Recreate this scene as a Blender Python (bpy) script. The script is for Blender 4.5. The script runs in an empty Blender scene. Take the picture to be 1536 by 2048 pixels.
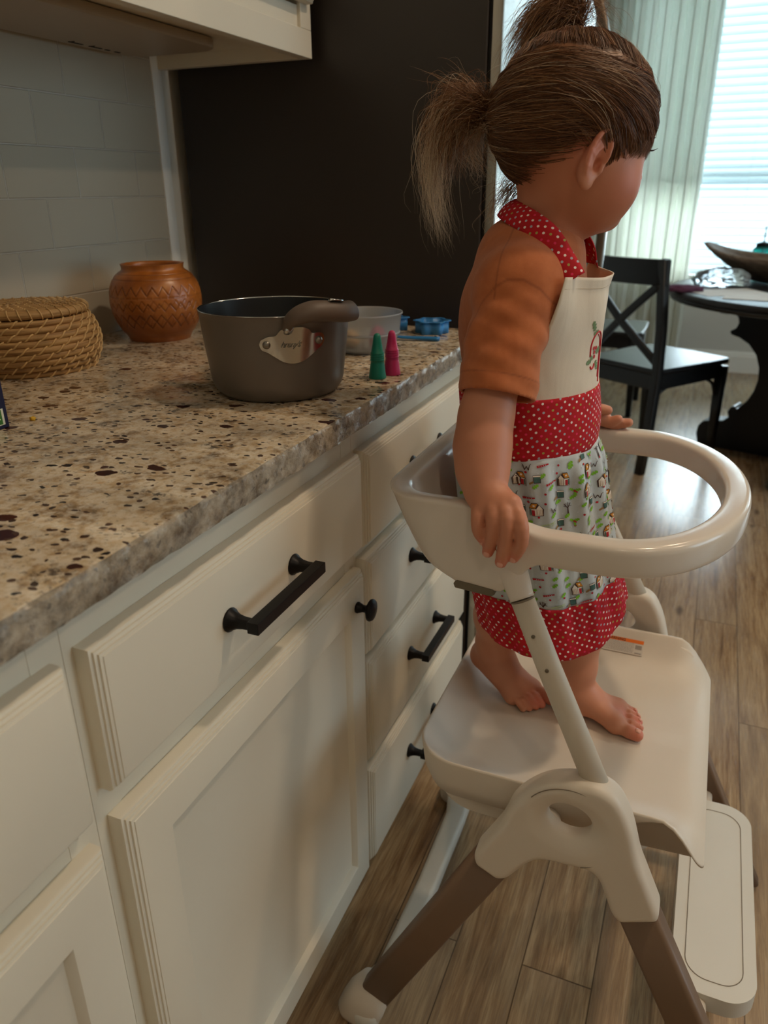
import bpy, bmesh, math, random
import numpy as np
from mathutils import Vector, Matrix, geometry as mgeo
# ---------------------------------------------------------------- scene, camera, light
SC = bpy.context.scene
COL = SC.collection
random.seed(7); RNG = np.random.default_rng(7)
PI = math.pi
vs = SC.view_settings
vs.view_transform = 'Standard'; vs.look = 'None'; vs.gamma = 1.0; vs.use_curve_mapping = False
vs.exposure = 0.1
SC.cycles.use_denoising = True
SC.cycles.max_bounces = 8; SC.cycles.diffuse_bounces = 5; SC.cycles.glossy_bounces = 4
SC.cycles.transmission_bounces = 6; SC.cycles.transparent_max_bounces = 8
SC.cycles.sample_clamp_indirect = 4.0
SC.cycles.caustics_reflective = False; SC.cycles.caustics_refractive = False
cam_d = bpy.data.cameras.new('camera'); cam = bpy.data.objects.new('camera', cam_d); COL.objects.link(cam)
CR = Vector((0.92355553, 0.38337954, -0.00808108)); CD = Vector((0.1422901, -0.36219179, -0.92117894)); CF = Vector((-0.35608806, 0.84961005, -0.38905535))
m = Matrix(((CR.x, -CD.x, -CF.x, 0.4088), (CR.y, -CD.y, -CF.y, -0.8676), (CR.z, -CD.z, -CF.z, 1.1547), (0, 0, 0, 1)))
cam.matrix_world = m
cam_d.sensor_fit = 'VERTICAL'; cam_d.sensor_height = 36.0; cam_d.lens = 1525.34 / 2048 * 36.0
cam_d.clip_start = 0.02; cam_d.clip_end = 60
cam_d.dof.use_dof = True; cam_d.dof.focus_distance = 0.86; cam_d.dof.aperture_fstop = 6.5
SC.camera = cam

W = bpy.data.worlds.new('sky'); SC.world = W; W.use_nodes = True
W.node_tree.nodes['Background'].inputs[0].default_value = (0.55, 0.80, 0.95, 1)
W.node_tree.nodes['Background'].inputs[1].default_value = 3.0

def area(name, loc, rot, sx, sy, power, col, shape='RECTANGLE', spread=PI):
    l = bpy.data.lights.new(name, 'AREA'); l.shape = shape; l.size = sx
    if shape == 'RECTANGLE': l.size_y = sy
    l.energy = power; l.color = col; l.spread = spread
    o = bpy.data.objects.new(name, l); COL.objects.link(o); o.location = loc; o.rotation_euler = rot
    return o
DAY = (0.76, 0.93, 1.0); WARM = (1.0, 0.77, 0.54)
# daylight through the dining window, plus two unseen windows added to light the room
area('daylight_window_one', (0.55, 5.25, 1.55), (math.radians(90), 0, PI), 1.9, 2.1, 200, DAY)
area('daylight_added_window', (2.75, 5.25, 1.55), (math.radians(90), 0, PI), 1.3, 2.1, 70, DAY)  # lamp for the added back-wall window, out of view
area('daylight_added_side_window', (5.0, 1.2, 1.5), (math.radians(90), 0, PI / 2), 2.4, 1.8, 9, (0.80, 0.92, 1.0))  # soft light from an added, unseen side window
# recessed warm ceiling lamps over the kitchen
for lx, ly, pw in ((1.0, .35, 11), (1.0, 1.6, 7), (2.2, .35, 8), (2.2, -1.2, 5), (1.0, -1.7, 4)): area('ceiling_downlight', (lx, ly, 2.735), (0, 0, 0), .13, .13, pw, WARM, 'DISK')

# ---------------------------------------------------------------- helpers
def tag(o, label=None, cat=None, group=None, kind=None):
    if label: o['label'] = label
    if cat: o['category'] = cat
    if group: o['group'] = group
    if kind: o['kind'] = kind
    return o
def empty(name, loc=(0, 0, 0), rz=0.0):
    o = bpy.data.objects.new(name, None); COL.objects.link(o); o.location = loc; o.rotation_euler = (0, 0, rz)
    o.empty_display_size = 0.05
    return o
def mesh_obj(name, V, F, mat, parent=None, smooth=True, mats=None, fm=None, world=True):
    me = bpy.data.meshes.new(name)
    V = np.asarray(V, dtype=np.float64)
    me.from_pydata([tuple(v) for v in V], [], [tuple(int(i) for i in f) for f in F])
    if mats:
        for q in mats: me.materials.append(q)
        if fm is not None: me.polygons.foreach_set('material_index', np.asarray(fm, dtype=np.int32))
    elif mat: me.materials.append(mat)
    if smooth: me.polygons.foreach_set('use_smooth', np.ones(len(me.polygons), dtype=bool))
    me.update()
    o = bpy.data.objects.new(name, me); COL.objects.link(o)
    if parent:
        o.parent = parent
        if world: o.matrix_parent_inverse = parent_world(parent).inverted()
    return o
def parent_world(p):
    mw = Matrix.LocRotScale(p.location, p.rotation_euler, p.scale)
    if p.parent: mw = parent_world(p.parent) @ p.matrix_parent_inverse @ mw
    return mw
class MB:
    def __init__(s): s.V = []; s.F = []; s.M = []
    def add(s, V, F, mi=0):
        n = len(s.V); s.V += [tuple(v) for v in V]; s.F += [tuple(int(i) + n for i in f) for f in F]; s.M += [mi] * len(F); return s
    def box(s, x0, x1, y0, y1, z0, z1, mi=0):
        V = [(x, y, z) for x in (x0, x1) for y in (y0, y1) for z in (z0, z1)]
        return s.add(V, [(0, 1, 3, 2), (4, 6, 7, 5), (0, 4, 5, 1), (2, 3, 7, 6), (0, 2, 6, 4), (1, 5, 7, 3)], mi)
    def tube(s, pts, r, n=12, cap=True, mi=0, up=None, prof=None, closed=False):
        P = [Vector(p) for p in pts]; k = len(P)
        if prof: n = len(prof)
        R = [r] * k if not hasattr(r, '__len__') else list(r)
        T = []
        for i in range(k):
            if closed: d = P[(i + 1) % k] - P[i - 1]
            else: d = P[min(i + 1, k - 1)] - P[max(i - 1, 0)]
            T.append(d.normalized())
        u = Vector(up) if up else (Vector((0, 0, 1)) if abs(T[0].z) < .9 else Vector((1, 0, 0)))
        V = []
        for i in range(k):
            u = (u - T[i] * u.dot(T[i]))
            u.normalize(); w = T[i].cross(u)
            for j in range(n):
                if prof: a, b = prof[j]
                else: a, b = math.cos(2 * PI * j / n), math.sin(2 * PI * j / n)
                V.append(P[i] + (u * a + w * b) * R[i])
        F = []
        for i in range(k if closed else k - 1):
            i2 = (i + 1) % k
            for j in range(n):
                F.append((i * n + j, i * n + (j + 1) % n, i2 * n + (j + 1) % n, i2 * n + j))
        if cap and not closed: F += [tuple(range(n))[::-1], tuple((k - 1) * n + j for j in range(n))]
        return s.add(V, F, mi)
    def lathe(s, prof, c=(0, 0, 0), n=48, mi=0, axis='z', closed=False):
        V = []; k = len(prof)
        for (r, h) in prof:
            for j in range(n):
                a = 2 * PI * j / n
                if axis == 'z': V.append((c[0] + r * math.cos(a), c[1] + r * math.sin(a), c[2] + h))
                elif axis == 'x': V.append((c[0] + h, c[1] + r * math.cos(a), c[2] + r * math.sin(a)))
                else: V.append((c[0] + r * math.sin(a), c[1] + h, c[2] + r * math.cos(a)))
        F = [(i * n + j, i * n + (j + 1) % n, ((i + 1) % k) * n + (j + 1) % n, ((i + 1) % k) * n + j) for i in range(k if closed else k - 1) for j in range(n)]
        return s.add(V, F, mi)
    def prism(s, poly, h0, h1, ax='z', mi=0):
        n = len(poly)
        def P(a, b, h): return {'z': (a, b, h), 'y': (a, h, b), 'x': (h, a, b)}[ax]
        V = [P(a, b, h0) for a, b in poly] + [P(a, b, h1) for a, b in poly]
        F = [(i, (i + 1) % n, n + (i + 1) % n, n + i) for i in range(n)]
        for t in mgeo.tessellate_polygon([[Vector((a, b, 0)) for a, b in poly]]):
            F.append(tuple(t)); F.append(tuple(n + i for i in reversed(t)))
        return s.add(V, F, mi)
    def build(s, name, mat, parent=None, smooth=False, bevel=0, seg=2, mats=None, auto=None):
        o = mesh_obj(name, s.V, s.F, mat, parent, smooth, mats, s.M if mats else None)
        bm = bmesh.new(); bm.from_mesh(o.data)
        bmesh.ops.recalc_face_normals(bm, faces=bm.faces); bm.to_mesh(o.data); bm.free()
        if bevel:
            b = o.modifiers.new('bevel', 'BEVEL'); b.width = bevel; b.segments = seg; b.limit_method = 'ANGLE'; b.angle_limit = math.radians(40)
            o.data.polygons.foreach_set('use_smooth', np.ones(len(o.data.polygons), dtype=bool))
            b.harden_normals = False
            w = o.modifiers.new('wn', 'WEIGHTED_NORMAL'); w.keep_sharp = True
        if auto:
            o.data.polygons.foreach_set('use_smooth', np.ones(len(o.data.polygons), dtype=bool))
            o.data.set_sharp_from_angle(angle=math.radians(auto))
        return o
def rrect(w, h, r, n=5):
    P = []
    for cx, cy, a0 in ((w - r, h - r, 0), (-w + r, h - r, PI / 2), (-w + r, -h + r, PI), (w - r, -h + r, 3 * PI / 2)):
        for i in range(n + 1):
            a = a0 + PI / 2 * i / n; P.append((cx + r * math.cos(a), cy + r * math.sin(a)))
    return P
def catmull(pts, n=8):
    P = [np.array(p, float) for p in pts]; P = [2 * P[0] - P[1]] + P + [2 * P[-1] - P[-2]]; out = []
    for i in range(1, len(P) - 2):
        for k in range(n):
            t = k / n
            out.append(0.5 * ((2 * P[i]) + (-P[i - 1] + P[i + 1]) * t + (2 * P[i - 1] - 5 * P[i] + 4 * P[i + 1] - P[i + 2]) * t * t + (-P[i - 1] + 3 * P[i] - 3 * P[i + 1] + P[i + 2]) * t ** 3))
    out.append(P[-2]); return out

# ---------------------------------------------------------------- materials
def srgb(r, g, b):
    f = lambda c: (c / 255 / 12.92) if c / 255 <= .04045 else ((c / 255 + .055) / 1.055) ** 2.4
    return (f(r), f(g), f(b), 1)
class N:
    """tiny node helper around one material"""
    def __init__(s, name, base=(0.5, 0.5, 0.5, 1), rough=0.5, metal=0.0, **kw):
        s.m = bpy.data.materials.new(name); s.m.use_nodes = True; s.t = s.m.node_tree
        s.b = s.t.nodes['Principled BSDF']; s.set(base, rough, metal)
        for k, v in kw.items(): s.b.inputs[k.replace('_', ' ')].default_value = v
    def set(s, base, rough, metal):
        s.b.inputs['Base Color'].default_value = base; s.b.inputs['Roughness'].default_value = rough; s.b.inputs['Metallic'].default_value = metal
    def n(s, t, **kw):
        q = s.t.nodes.new(t)
        for k, v in kw.items(): setattr(q, k, v)
        return q
    def l(s, a, b): s.t.links.new(a, b)
    def inp(s, sock, v):
        if isinstance(v, bpy.types.NodeSocket): s.l(v, sock)
        else: sock.default_value = v
    def math(s, op, a, b=0.0, c=0.0, clamp=False):
        q = s.n('ShaderNodeMath', operation=op); q.use_clamp = clamp
        for i, v in enumerate((a, b, c)): s.inp(q.inputs[i], v)
        return q.outputs[0]
    def coord(s, kind='Object'): return s.n('ShaderNodeTexCoord').outputs[kind]
    def mapping(s, vec, scale=(1, 1, 1), rot=(0, 0, 0), loc=(0, 0, 0)):
        q = s.n('ShaderNodeMapping'); s.l(vec, q.inputs[0]); q.inputs['Scale'].default_value = scale; q.inputs['Rotation'].default_value = rot; q.inputs['Location'].default_value = loc
        return q.outputs[0]
    def noise(s, vec, scale, detail=3, rough=.5, out='Fac', dist=0.0):
        q = s.n('ShaderNodeTexNoise'); s.l(vec, q.inputs['Vector']); q.inputs['Scale'].default_value = scale; q.inputs['Detail'].default_value = detail; q.inputs['Roughness'].default_value = rough; q.inputs['Distortion'].default_value = dist
        return q.outputs[out]
    def voro(s, vec, scale, feature='F1', out='Distance', rnd=1.0):
        q = s.n('ShaderNodeTexVoronoi', feature=feature); s.l(vec, q.inputs['Vector']); q.inputs['Scale'].default_value = scale; q.inputs['Randomness'].default_value = rnd
        return q.outputs[out]
    def ramp(s, fac, stops, interp='LINEAR'):
        q = s.n('ShaderNodeValToRGB'); s.inp(q.inputs[0], fac); e = q.color_ramp; e.interpolation = interp
        while len(e.elements) < len(stops): e.elements.new(0.5)
        for el, (p, c) in zip(e.elements, stops): el.position = p; el.color = c if hasattr(c, '__len__') else (c, c, c, 1)
        return q.outputs[0]
    def mix(s, fac, a, b, blend='MIX'):
        q = s.n('ShaderNodeMix', data_type='RGBA', blend_type=blend); s.inp(q.inputs[0], fac); s.inp(q.inputs[6], a); s.inp(q.inputs[7], b)
        return q.outputs[2]
    def xyz(s, vec):
        q = s.n('ShaderNodeSeparateXYZ'); s.l(vec, q.inputs[0]); return q.outputs
    def comb(s, x, y, z=0.0):
        q = s.n('ShaderNodeCombineXYZ')
        for i, v in enumerate((x, y, z)): s.inp(q.inputs[i], v)
        return q.outputs[0]
    def color(s, c): s.inp(s.b.inputs['Base Color'], c); return s
    def rough(s, c): s.inp(s.b.inputs['Roughness'], c); return s
    def bump(s, h, strength=.3, dist=.001):
        q = s.n('ShaderNodeBump'); s.inp(q.inputs['Height'], h); q.inputs['Strength'].default_value = strength; q.inputs['Distance'].default_value = dist
        s.l(q.outputs[0], s.b.inputs['Normal']); return s
def tinted(name, base, rough=.5, metal=0.0, var=.06, scale=12, bscale=0, bstr=.1, bdist=.0005, **kw):
    """plain procedural material: slight tone variation and optional fine bump"""
    a = N(name, base, rough, metal, **kw); v = a.coord()
    lo = tuple(c * (1 - var) for c in base[:3]) + (1,); hi = tuple(min(1, c * (1 + var)) for c in base[:3]) + (1,)
    a.color(a.ramp(a.noise(v, scale, 4), [(.3, lo), (.7, hi)]))
    if bscale: a.bump(a.noise(v, bscale, 3), bstr, bdist)
    return a.m
MAT = {}
MAT['cabinet'] = tinted('cabinet_paint', srgb(222, 214, 196), .42, var=.02, scale=6, bscale=160, bstr=.12, bdist=.0004)
MAT['black_metal'] = tinted('black_metal', srgb(24, 22, 22), .42, .6, bscale=400, bstr=.05)
MAT['plastic'] = tinted('cream_plastic', srgb(216, 205, 190), .42, var=.015, bscale=900, bstr=.12, bdist=.0002)
MAT['plastic_gloss'] = tinted('cream_gloss', srgb(220, 210, 198), .16, var=.01, scale=5)
MAT['plastic_white'] = tinted('white_plastic', srgb(222, 220, 212), .38, var=.015, bscale=900, bstr=.12, bdist=.0002)
MAT['tube_metal'] = tinted('painted_tube', srgb(208, 197, 180), .45, var=.01)
MAT['seam'] = tinted('seam_line', srgb(128, 116, 100), .7)  # darker beige for moulded seams and grooves
MAT['brown_leg'] = tinted('brown_coated_metal', srgb(116, 92, 72), .45, .0, var=.03)
MAT['clip'] = tinted('taupe_clip', srgb(105, 96, 78), .5)
MAT['chrome'] = tinted('chrome', srgb(200, 200, 198), .14, 1.0, var=.01)
MAT['screw'] = tinted('screw', srgb(140, 135, 125), .35, .9)
MAT['wall'] = tinted('wall_paint', srgb(222, 218, 206), .8, var=.015, scale=3, bscale=90, bstr=.1)
MAT['wall_dining'] = tinted('wall_paint_dining', srgb(205, 205, 200), .8, var=.015, scale=3, bscale=90, bstr=.1)
MAT['ceiling'] = tinted('ceiling_paint', srgb(235, 232, 224), .9, var=.01, bscale=60, bstr=.2)
MAT['trim'] = tinted('trim_paint', srgb(236, 236, 230), .45, var=.01)
MAT['fridge_side'] = tinted('fridge_side', srgb(48, 41, 36), .42, .1, var=.04, scale=4, bscale=700, bstr=.15, bdist=.0003)
MAT['fridge_door'] = tinted('fridge_steel', srgb(168, 162, 152), .2, .95, var=.02)
MAT['handle_steel'] = tinted('handle_steel', srgb(120, 108, 96), .28, .9, var=.02)
MAT['gasket'] = tinted('gasket', srgb(18, 17, 16), .7)
MAT['black_wood'] = tinted('black_wood', srgb(14, 16, 19), .38, var=.15, scale=20, bscale=60, bstr=.2)
MAT['dark_table'] = tinted('dark_table_wood', srgb(30, 27, 26), .38, var=.25, scale=14, bscale=40, bstr=.3)
# tile backsplash
def mat_tile():
    a = N('subway_tile', srgb(200, 198, 186), .16); v = a.coord(); x, y, z = a.xyz(v)
    q = a.n('ShaderNodeTexBrick'); a.l(a.comb(a.math('SUBTRACT', y, .0085), a.math('SUBTRACT', z, .0543)), q.inputs['Vector'])
    q.offset = .5; q.inputs['Scale'].default_value = 1; q.inputs['Brick Width'].default_value = .155; q.inputs['Row Height'].default_value = .078
    q.inputs['Mortar Size'].default_value = .0016; q.inputs['Mortar Smooth'].default_value = .6; q.inputs['Bias'].default_value = 0
    q.inputs['Color1'].default_value = srgb(192, 183, 164); q.inputs['Color2'].default_value = srgb(186, 178, 160); q.inputs['Mortar'].default_value = srgb(206, 200, 186)
    a.color(q.outputs[0]); a.rough(a.math('MULTIPLY_ADD', q.outputs[1], .5, .14))
    h = a.math('SUBTRACT', a.math('MULTIPLY', a.noise(v, 9, 2), .25), q.outputs[1]); a.bump(h, 1.0, .0022); return a.m
MAT['tile'] = mat_tile()
def mat_granite():
    a = N('granite', rough=.13); v = a.coord()
    n1 = a.noise(v, 26, 6, .62, dist=.6); n2 = a.noise(a.mapping(v, loc=(3, 1, 2)), 95, 4, .7); n3 = a.noise(a.mapping(v, loc=(9, 5, 1)), 9, 3, .5)
    c = a.ramp(n1, [(.28, srgb(92, 78, 62)), (.41, srgb(150, 124, 92)), (.5, srgb(190, 164, 128)), (.6, srgb(206, 188, 160)), (.74, srgb(190, 148, 98))])
    c = a.mix(a.ramp(n2, [(.42, 0), (.6, .6)]), c, srgb(226, 216, 198))
    c = a.mix(a.ramp(a.noise(a.mapping(v, loc=(2, 7, 4)), 140, 3, .7), [(.56, 0), (.66, .65)]), c, srgb(110, 100, 88))
    c = a.mix(a.ramp(n3, [(.52, 0), (.7, .4)]), c, srgb(120, 116, 108))
    w = a.n('ShaderNodeVectorMath', operation='MULTIPLY_ADD'); a.l(a.noise(v, 60, 3, out='Color'), w.inputs[0]); w.inputs[1].default_value = (.014,) * 3; a.l(v, w.inputs[2])
    w = w.outputs[0]
    d1 = a.voro(a.mapping(w, scale=(1.0, 1.35, 1.2)), 26); cell = a.voro(a.mapping(w, scale=(1.0, 1.35, 1.2)), 26, out='Color')
    r = a.xyz(cell)
    thr = a.math('MULTIPLY', a.math('GREATER_THAN', r[0], .40), a.math('MULTIPLY_ADD', r[1], .24, .07))
    k = a.math('LESS_THAN', d1, thr)
    c = a.mix(k, c, a.mix(r[2], srgb(26, 24, 26), srgb(74, 40, 32)))
    d2 = a.voro(a.mapping(w, scale=(1, 1.6, 1.3), loc=(.3, .2, .1)), 88); r2 = a.xyz(a.voro(a.mapping(w, scale=(1, 1.6, 1.3), loc=(.3, .2, .1)), 88, out='Color'))
    k2 = a.math('MULTIPLY', a.math('LESS_THAN', d2, .34), a.math('GREATER_THAN', r2[0], .62))
    c = a.mix(k2, c, a.mix(r2[1], srgb(30, 28, 30), srgb(84, 62, 50)))
    # dark veins gather in places
    vn = a.math('MULTIPLY', a.ramp(a.noise(a.mapping(v, scale=(1, 1.5, 1)), 11, 5, .6, dist=1.2), [(.55, 0), (.66, 1)]), a.ramp(a.noise(v, 120, 3, .8), [(.5, 0), (.56, 1)]))
    c = a.mix(a.math('MULTIPLY', vn, .85), c, srgb(38, 36, 40))
    a.color(c); a.rough(a.math('MULTIPLY_ADD', n2, .12, .1)); return a
g = mat_granite(); MAT['granite'] = g.m
def mat_edge():
    a = mat_granite(); a.m.name = 'granite_chiseled_edge'; v = a.coord()
    lk = a.b.inputs['Base Color'].links[0].from_socket; a.color(a.mix(.72, lk, a.mix(a.ramp(a.noise(v, 42, 5, .7), [(.38, 0), (.6, 1)]), srgb(74, 68, 62), srgb(166, 156, 140)), 'MIX')); a.bump(a.noise(v, 70, 5, .65), .6, .004); a.rough(.42); return a.m
MAT['granite_edge'] = mat_edge()
def mat_floor():
    a = N('wood_planks', rough=.3); v = a.coord(); x, y, z = a.xyz(v)
    q = a.n('ShaderNodeTexBrick'); a.l(a.comb(y, a.math('ADD', x, .05)), q.inputs['Vector']); q.offset = .37; q.offset_frequency = 2
    q.inputs['Scale'].default_value = 1; q.inputs['Brick Width'].default_value = 1.25; q.inputs['Row Height'].default_value = .110
    q.inputs['Mortar Size'].default_value = .0011; q.inputs['Mortar Smooth'].default_value = .1; q.inputs['Bias'].default_value = 0
    q.inputs['Color1'].default_value = (0, 0, 0, 1); q.inputs['Color2'].default_value = (1, 1, 1, 1); q.inputs['Mortar'].default_value = (.5, .5, .5, 1)
    rnd = a.xyz(q.outputs[0])[0]
    off = a.comb(a.math('MULTIPLY', rnd, 7.3), a.math('MULTIPLY', rnd, 3.1), a.math('MULTIPLY', rnd, 11.0))
    vv = a.n('ShaderNodeVectorMath', operation='ADD'); a.l(v, vv.inputs[0]); a.l(off, vv.inputs[1]); vv = vv.outputs[0]
    g1 = a.noise(a.mapping(vv, scale=(22, 1.6, 1)), 3.2, 6, .62, dist=.5); g2 = a.noise(a.mapping(vv, scale=(90, 3.5, 1)), 5, 4, .6)
    g3 = a.noise(a.mapping(vv, scale=(3, .8, 1)), 2.2, 3)
    c = a.ramp(g1, [(.25, srgb(98, 72, 50)), (.43, srgb(156, 124, 90)), (.58, srgb(188, 158, 120)), (.8, srgb(206, 182, 148))])
    c = a.mix(a.ramp(g2, [(.45, 0), (.66, .6)]), c, srgb(104, 76, 52))
    c = a.mix(a.math('MULTIPLY', a.ramp(g3, [(.4, 0), (.65, 1)]), .30), c, srgb(186, 172, 150))
    kn = a.voro(a.mapping(vv, scale=(4.2, 1.4, 1)), 1.6); c = a.mix(a.ramp(kn, [(.03, .75), (.09, 0)]), c, srgb(66, 46, 32))
    c = a.mix(a.math('MULTIPLY', rnd, .28), c, srgb(126, 106, 84))
    c = a.mix(a.math('MULTIPLY', q.outputs[1], .75), c, srgb(60, 46, 34))
    a.color(c); a.rough(a.math('MULTIPLY_ADD', g2, .2, .15))
    a.bump(a.math('SUBTRACT', a.math('MULTIPLY', g1, .5), q.outputs[1]), .35, .0012); return a.m
MAT['floor'] = mat_floor()

def S(name, mb, mat, **kw):
    o = mb.build(name, mat, **kw); o['kind'] = 'structure'; return o
# ---------------------------------------------------------------- room
S('floor', MB().box(-.8, 4.6, -3.2, 4.95, -.1, 0), MAT['floor'])
S('ceiling', MB().box(-.8, 4.6, -3.2, 4.95, 2.75, 2.85), MAT['ceiling'])
S('wall_kitchen', MB().box(-.76, -.622, -3.2, 1.5, 0, 2.75), MAT['wall'])
S('wall_dining_left', MB().box(-.76, -.622, 1.5, 4.77, 0, 2.75), MAT['wall_dining'])
S('wall_rear', MB().box(-.8, 4.6, -3.3, -3.2, 0, 2.75), MAT['wall'])
WX0, WX1, WZ0, WZ1 = -.28, 1.32, .60, 2.42
w = MB().box(-.8, WX0, 4.77, 4.92, 0, 2.75).box(WX1, 2.2, 4.77, 4.92, 0, 2.75).box(WX0, WX1, 4.77, 4.92, 0, WZ0).box(WX0, WX1, 4.77, 4.92, WZ1, 2.75)
w.box(2.2, 3.3, 4.77, 4.92, 0, WZ0).box(2.2, 3.3, 4.77, 4.92, WZ1, 2.75).box(3.3, 4.6, 4.77, 4.92, 0, 2.75)
S('wall_back', w, MAT['wall_dining'])
w = MB().box(4.5, 4.65, -3.2, 0.0, 0, 2.75).box(4.5, 4.65, 2.4, 4.9, 0, 2.75).box(4.5, 4.65, 0, 2.4, 0, .6).box(4.5, 4.65, 0, 2.4, 2.4, 2.75)
S('wall_right', w, MAT['wall'])
def baseboard(name, x0, x1):
    prof = [(4.77, 0), (4.752, 0), (4.752, .105), (4.756, .118), (4.758, .128), (4.766, .137), (4.77, .139)]
    S(name, MB().prism([(a, b) for a, b in prof], x0, x1, 'x'), MAT['trim'])
baseboard('baseboard_back', -.607, 4.5)
S('baseboard_left', MB().box(-.622, -.607, 1.5, 4.75, 0, .135), MAT['trim'], bevel=.004)
# window : frame, sashes, glass
def glass_mat():
    a = N('window_glass'); tr = a.n('ShaderNodeBsdfTransparent'); gl = a.n('ShaderNodeBsdfGlossy'); gl.inputs['Roughness'].default_value = .02
    fr = a.n('ShaderNodeFresnel'); fr.inputs[0].default_value = 1.45; mx = a.n('ShaderNodeMixShader'); a.l(fr.outputs[0], mx.inputs[0]); a.l(tr.outputs[0], mx.inputs[1]); a.l(gl.outputs[0], mx.inputs[2]); a.l(mx.outputs[0], a.t.nodes['Material Output'].inputs[0]); return a.m
MAT['glass'] = glass_mat()
def window(name, x0, x1):
    t = empty(name, ((x0 + x1) / 2, 4.85, WZ0)); t['kind'] = 'structure'
    f = MB(); zm = 1.21
    for a in (x0, x1 - .045): f.box(a, a + .045, 4.80, 4.90, WZ0, WZ1)
    f.box(x0, x1, 4.80, 4.90, WZ0, WZ0 + .05).box(x0, x1, 4.80, 4.90, WZ1 - .05, WZ1).box(x0, x1, 4.80, 4.88, zm - .035, zm + .035)
    f.build('window_frame', MAT['trim'], t, bevel=.004)
    MB().box(x0 - .02, x1 + .02, 4.745, 4.80, WZ0 - .03, WZ0).build('window_sill', MAT['trim'], t, bevel=.005)
    MB().box(x0 + .045, x1 - .045, 4.85, 4.856, WZ0 + .05, WZ1 - .05).build('pane', MAT['glass'], t)
window('window_1', WX0, WX1); window('added_window_2', 2.2, 3.3)  # the second window is added out of view to light the room
# unseen side window (right wall), added for soft light
t = empty('added_side_window', (4.55, 1.2, .6)); t['kind'] = 'structure'
f = MB()
for b in (0, 1.175, 2.35): f.box(4.52, 4.6, b, b + .05, .6, 2.4)
f.box(4.52, 4.6, 0, 2.4, .6, .65).box(4.52, 4.6, 0, 2.4, 2.35, 2.4)
f.build('window_frame', MAT['trim'], t, bevel=.004)
# tile field on the kitchen wall with a rounded trim column at its end
S('wall_backsplash', MB().box(-.622, -.615, -2.2, .47, .913, 1.42), MAT['tile'])
S('trim_1', MB().prism([(-.622, .470), (-.613, .470), (-.610, .474), (-.6095, .486), (-.612, .496), (-.622, .50)], .913, 1.40, 'z'), MAT['trim'], auto=40)
# ---------------------------------------------------------------- base cabinets
def front_panel(mb, y0, y1, z0, z1, raised=False, x0=0.0, x1=.021):
    """routed slab or frame-and-panel front lying on plane x0; profile steps in from the rim"""
    prof = [(0, x0), (0, x0 + .011), (.0012, x0 + .0135), (.0035, x0 + .0145), (.0038, x0 + .0162), (.0062, x0 + .0172), (.0065, x0 + .0188), (.0088, x0 + .0196), (.0092, x1 - .0006), (.0115, x1)]
    if raised: prof += [(.052, x1), (.0535, x1 - .0015), (.057, x1 - .0085), (.060, x1 - .0095)]
    V = []; F = []
    for ins, x in prof: V += [(x, y0 + ins, z0 + ins), (x, y1 - ins, z0 + ins), (x, y1 - ins, z1 - ins), (x, y0 + ins, z1 - ins)]
    for i in range(len(prof) - 1):
        for j in range(4): F.append((i * 4 + j, i * 4 + (j + 1) % 4, i * 4 + 4 + (j + 1) % 4, i * 4 + 4 + j))
    k = (len(prof) - 1) * 4; F.append((k, k + 1, k + 2, k + 3)); F.append((3, 2, 1, 0))
    return mb.add(V, F)
def pull(parent, yc, z, L=.128, x=.021):
    m = MB()
    for s in (-1, 1):
        y = yc + s * L / 2
        V = []
        prof = [(.0, .0125), (.002, .0125), (.005, .0095), (.010, .0068), (.017, .0056), (.026, .0056)]
        for h, r in prof:
            k = max(0, min(1, (h - .002) / .010))
            for j in range(16):
                a = 2 * PI * (j + .5) / 16; c, sn = math.cos(a), math.sin(a)
                q = 1 / max(abs(c), abs(sn)); rr = r * ((1 - k) + k * q * .95)
                V.append((x + h, y + rr * c, z + rr * sn))
        F = [(i * 16 + j, i * 16 + (j + 1) % 16, (i + 1) * 16 + (j + 1) % 16, (i + 1) * 16 + j) for i in range(len(prof) - 1) for j in range(16)]
        F += [tuple(range(16)), tuple(range(80, 96))]
        m.add(V, F)
    m.box(x + .024, x + .0365, yc - L / 2 - .0075, yc + L / 2 + .0075, z - .0062, z + .0062)
    return m.build('pull_handle', MAT['black_metal'], parent, bevel=.0008)
def knob(parent, y, z, x=.021):
    return MB().lathe([(0.0, 0), (.0078, 0), (.0082, .002), (.0072, .004), (.0052, .009), (.0052, .013), (.0085, .016), (.0150, .019), (.0158, .0215), (.0140, .0245), (.007, .027), (0.0001, .0275)], (x, y, z), 28, axis='x').build('knob', MAT['black_metal'], parent, smooth=True)
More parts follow.
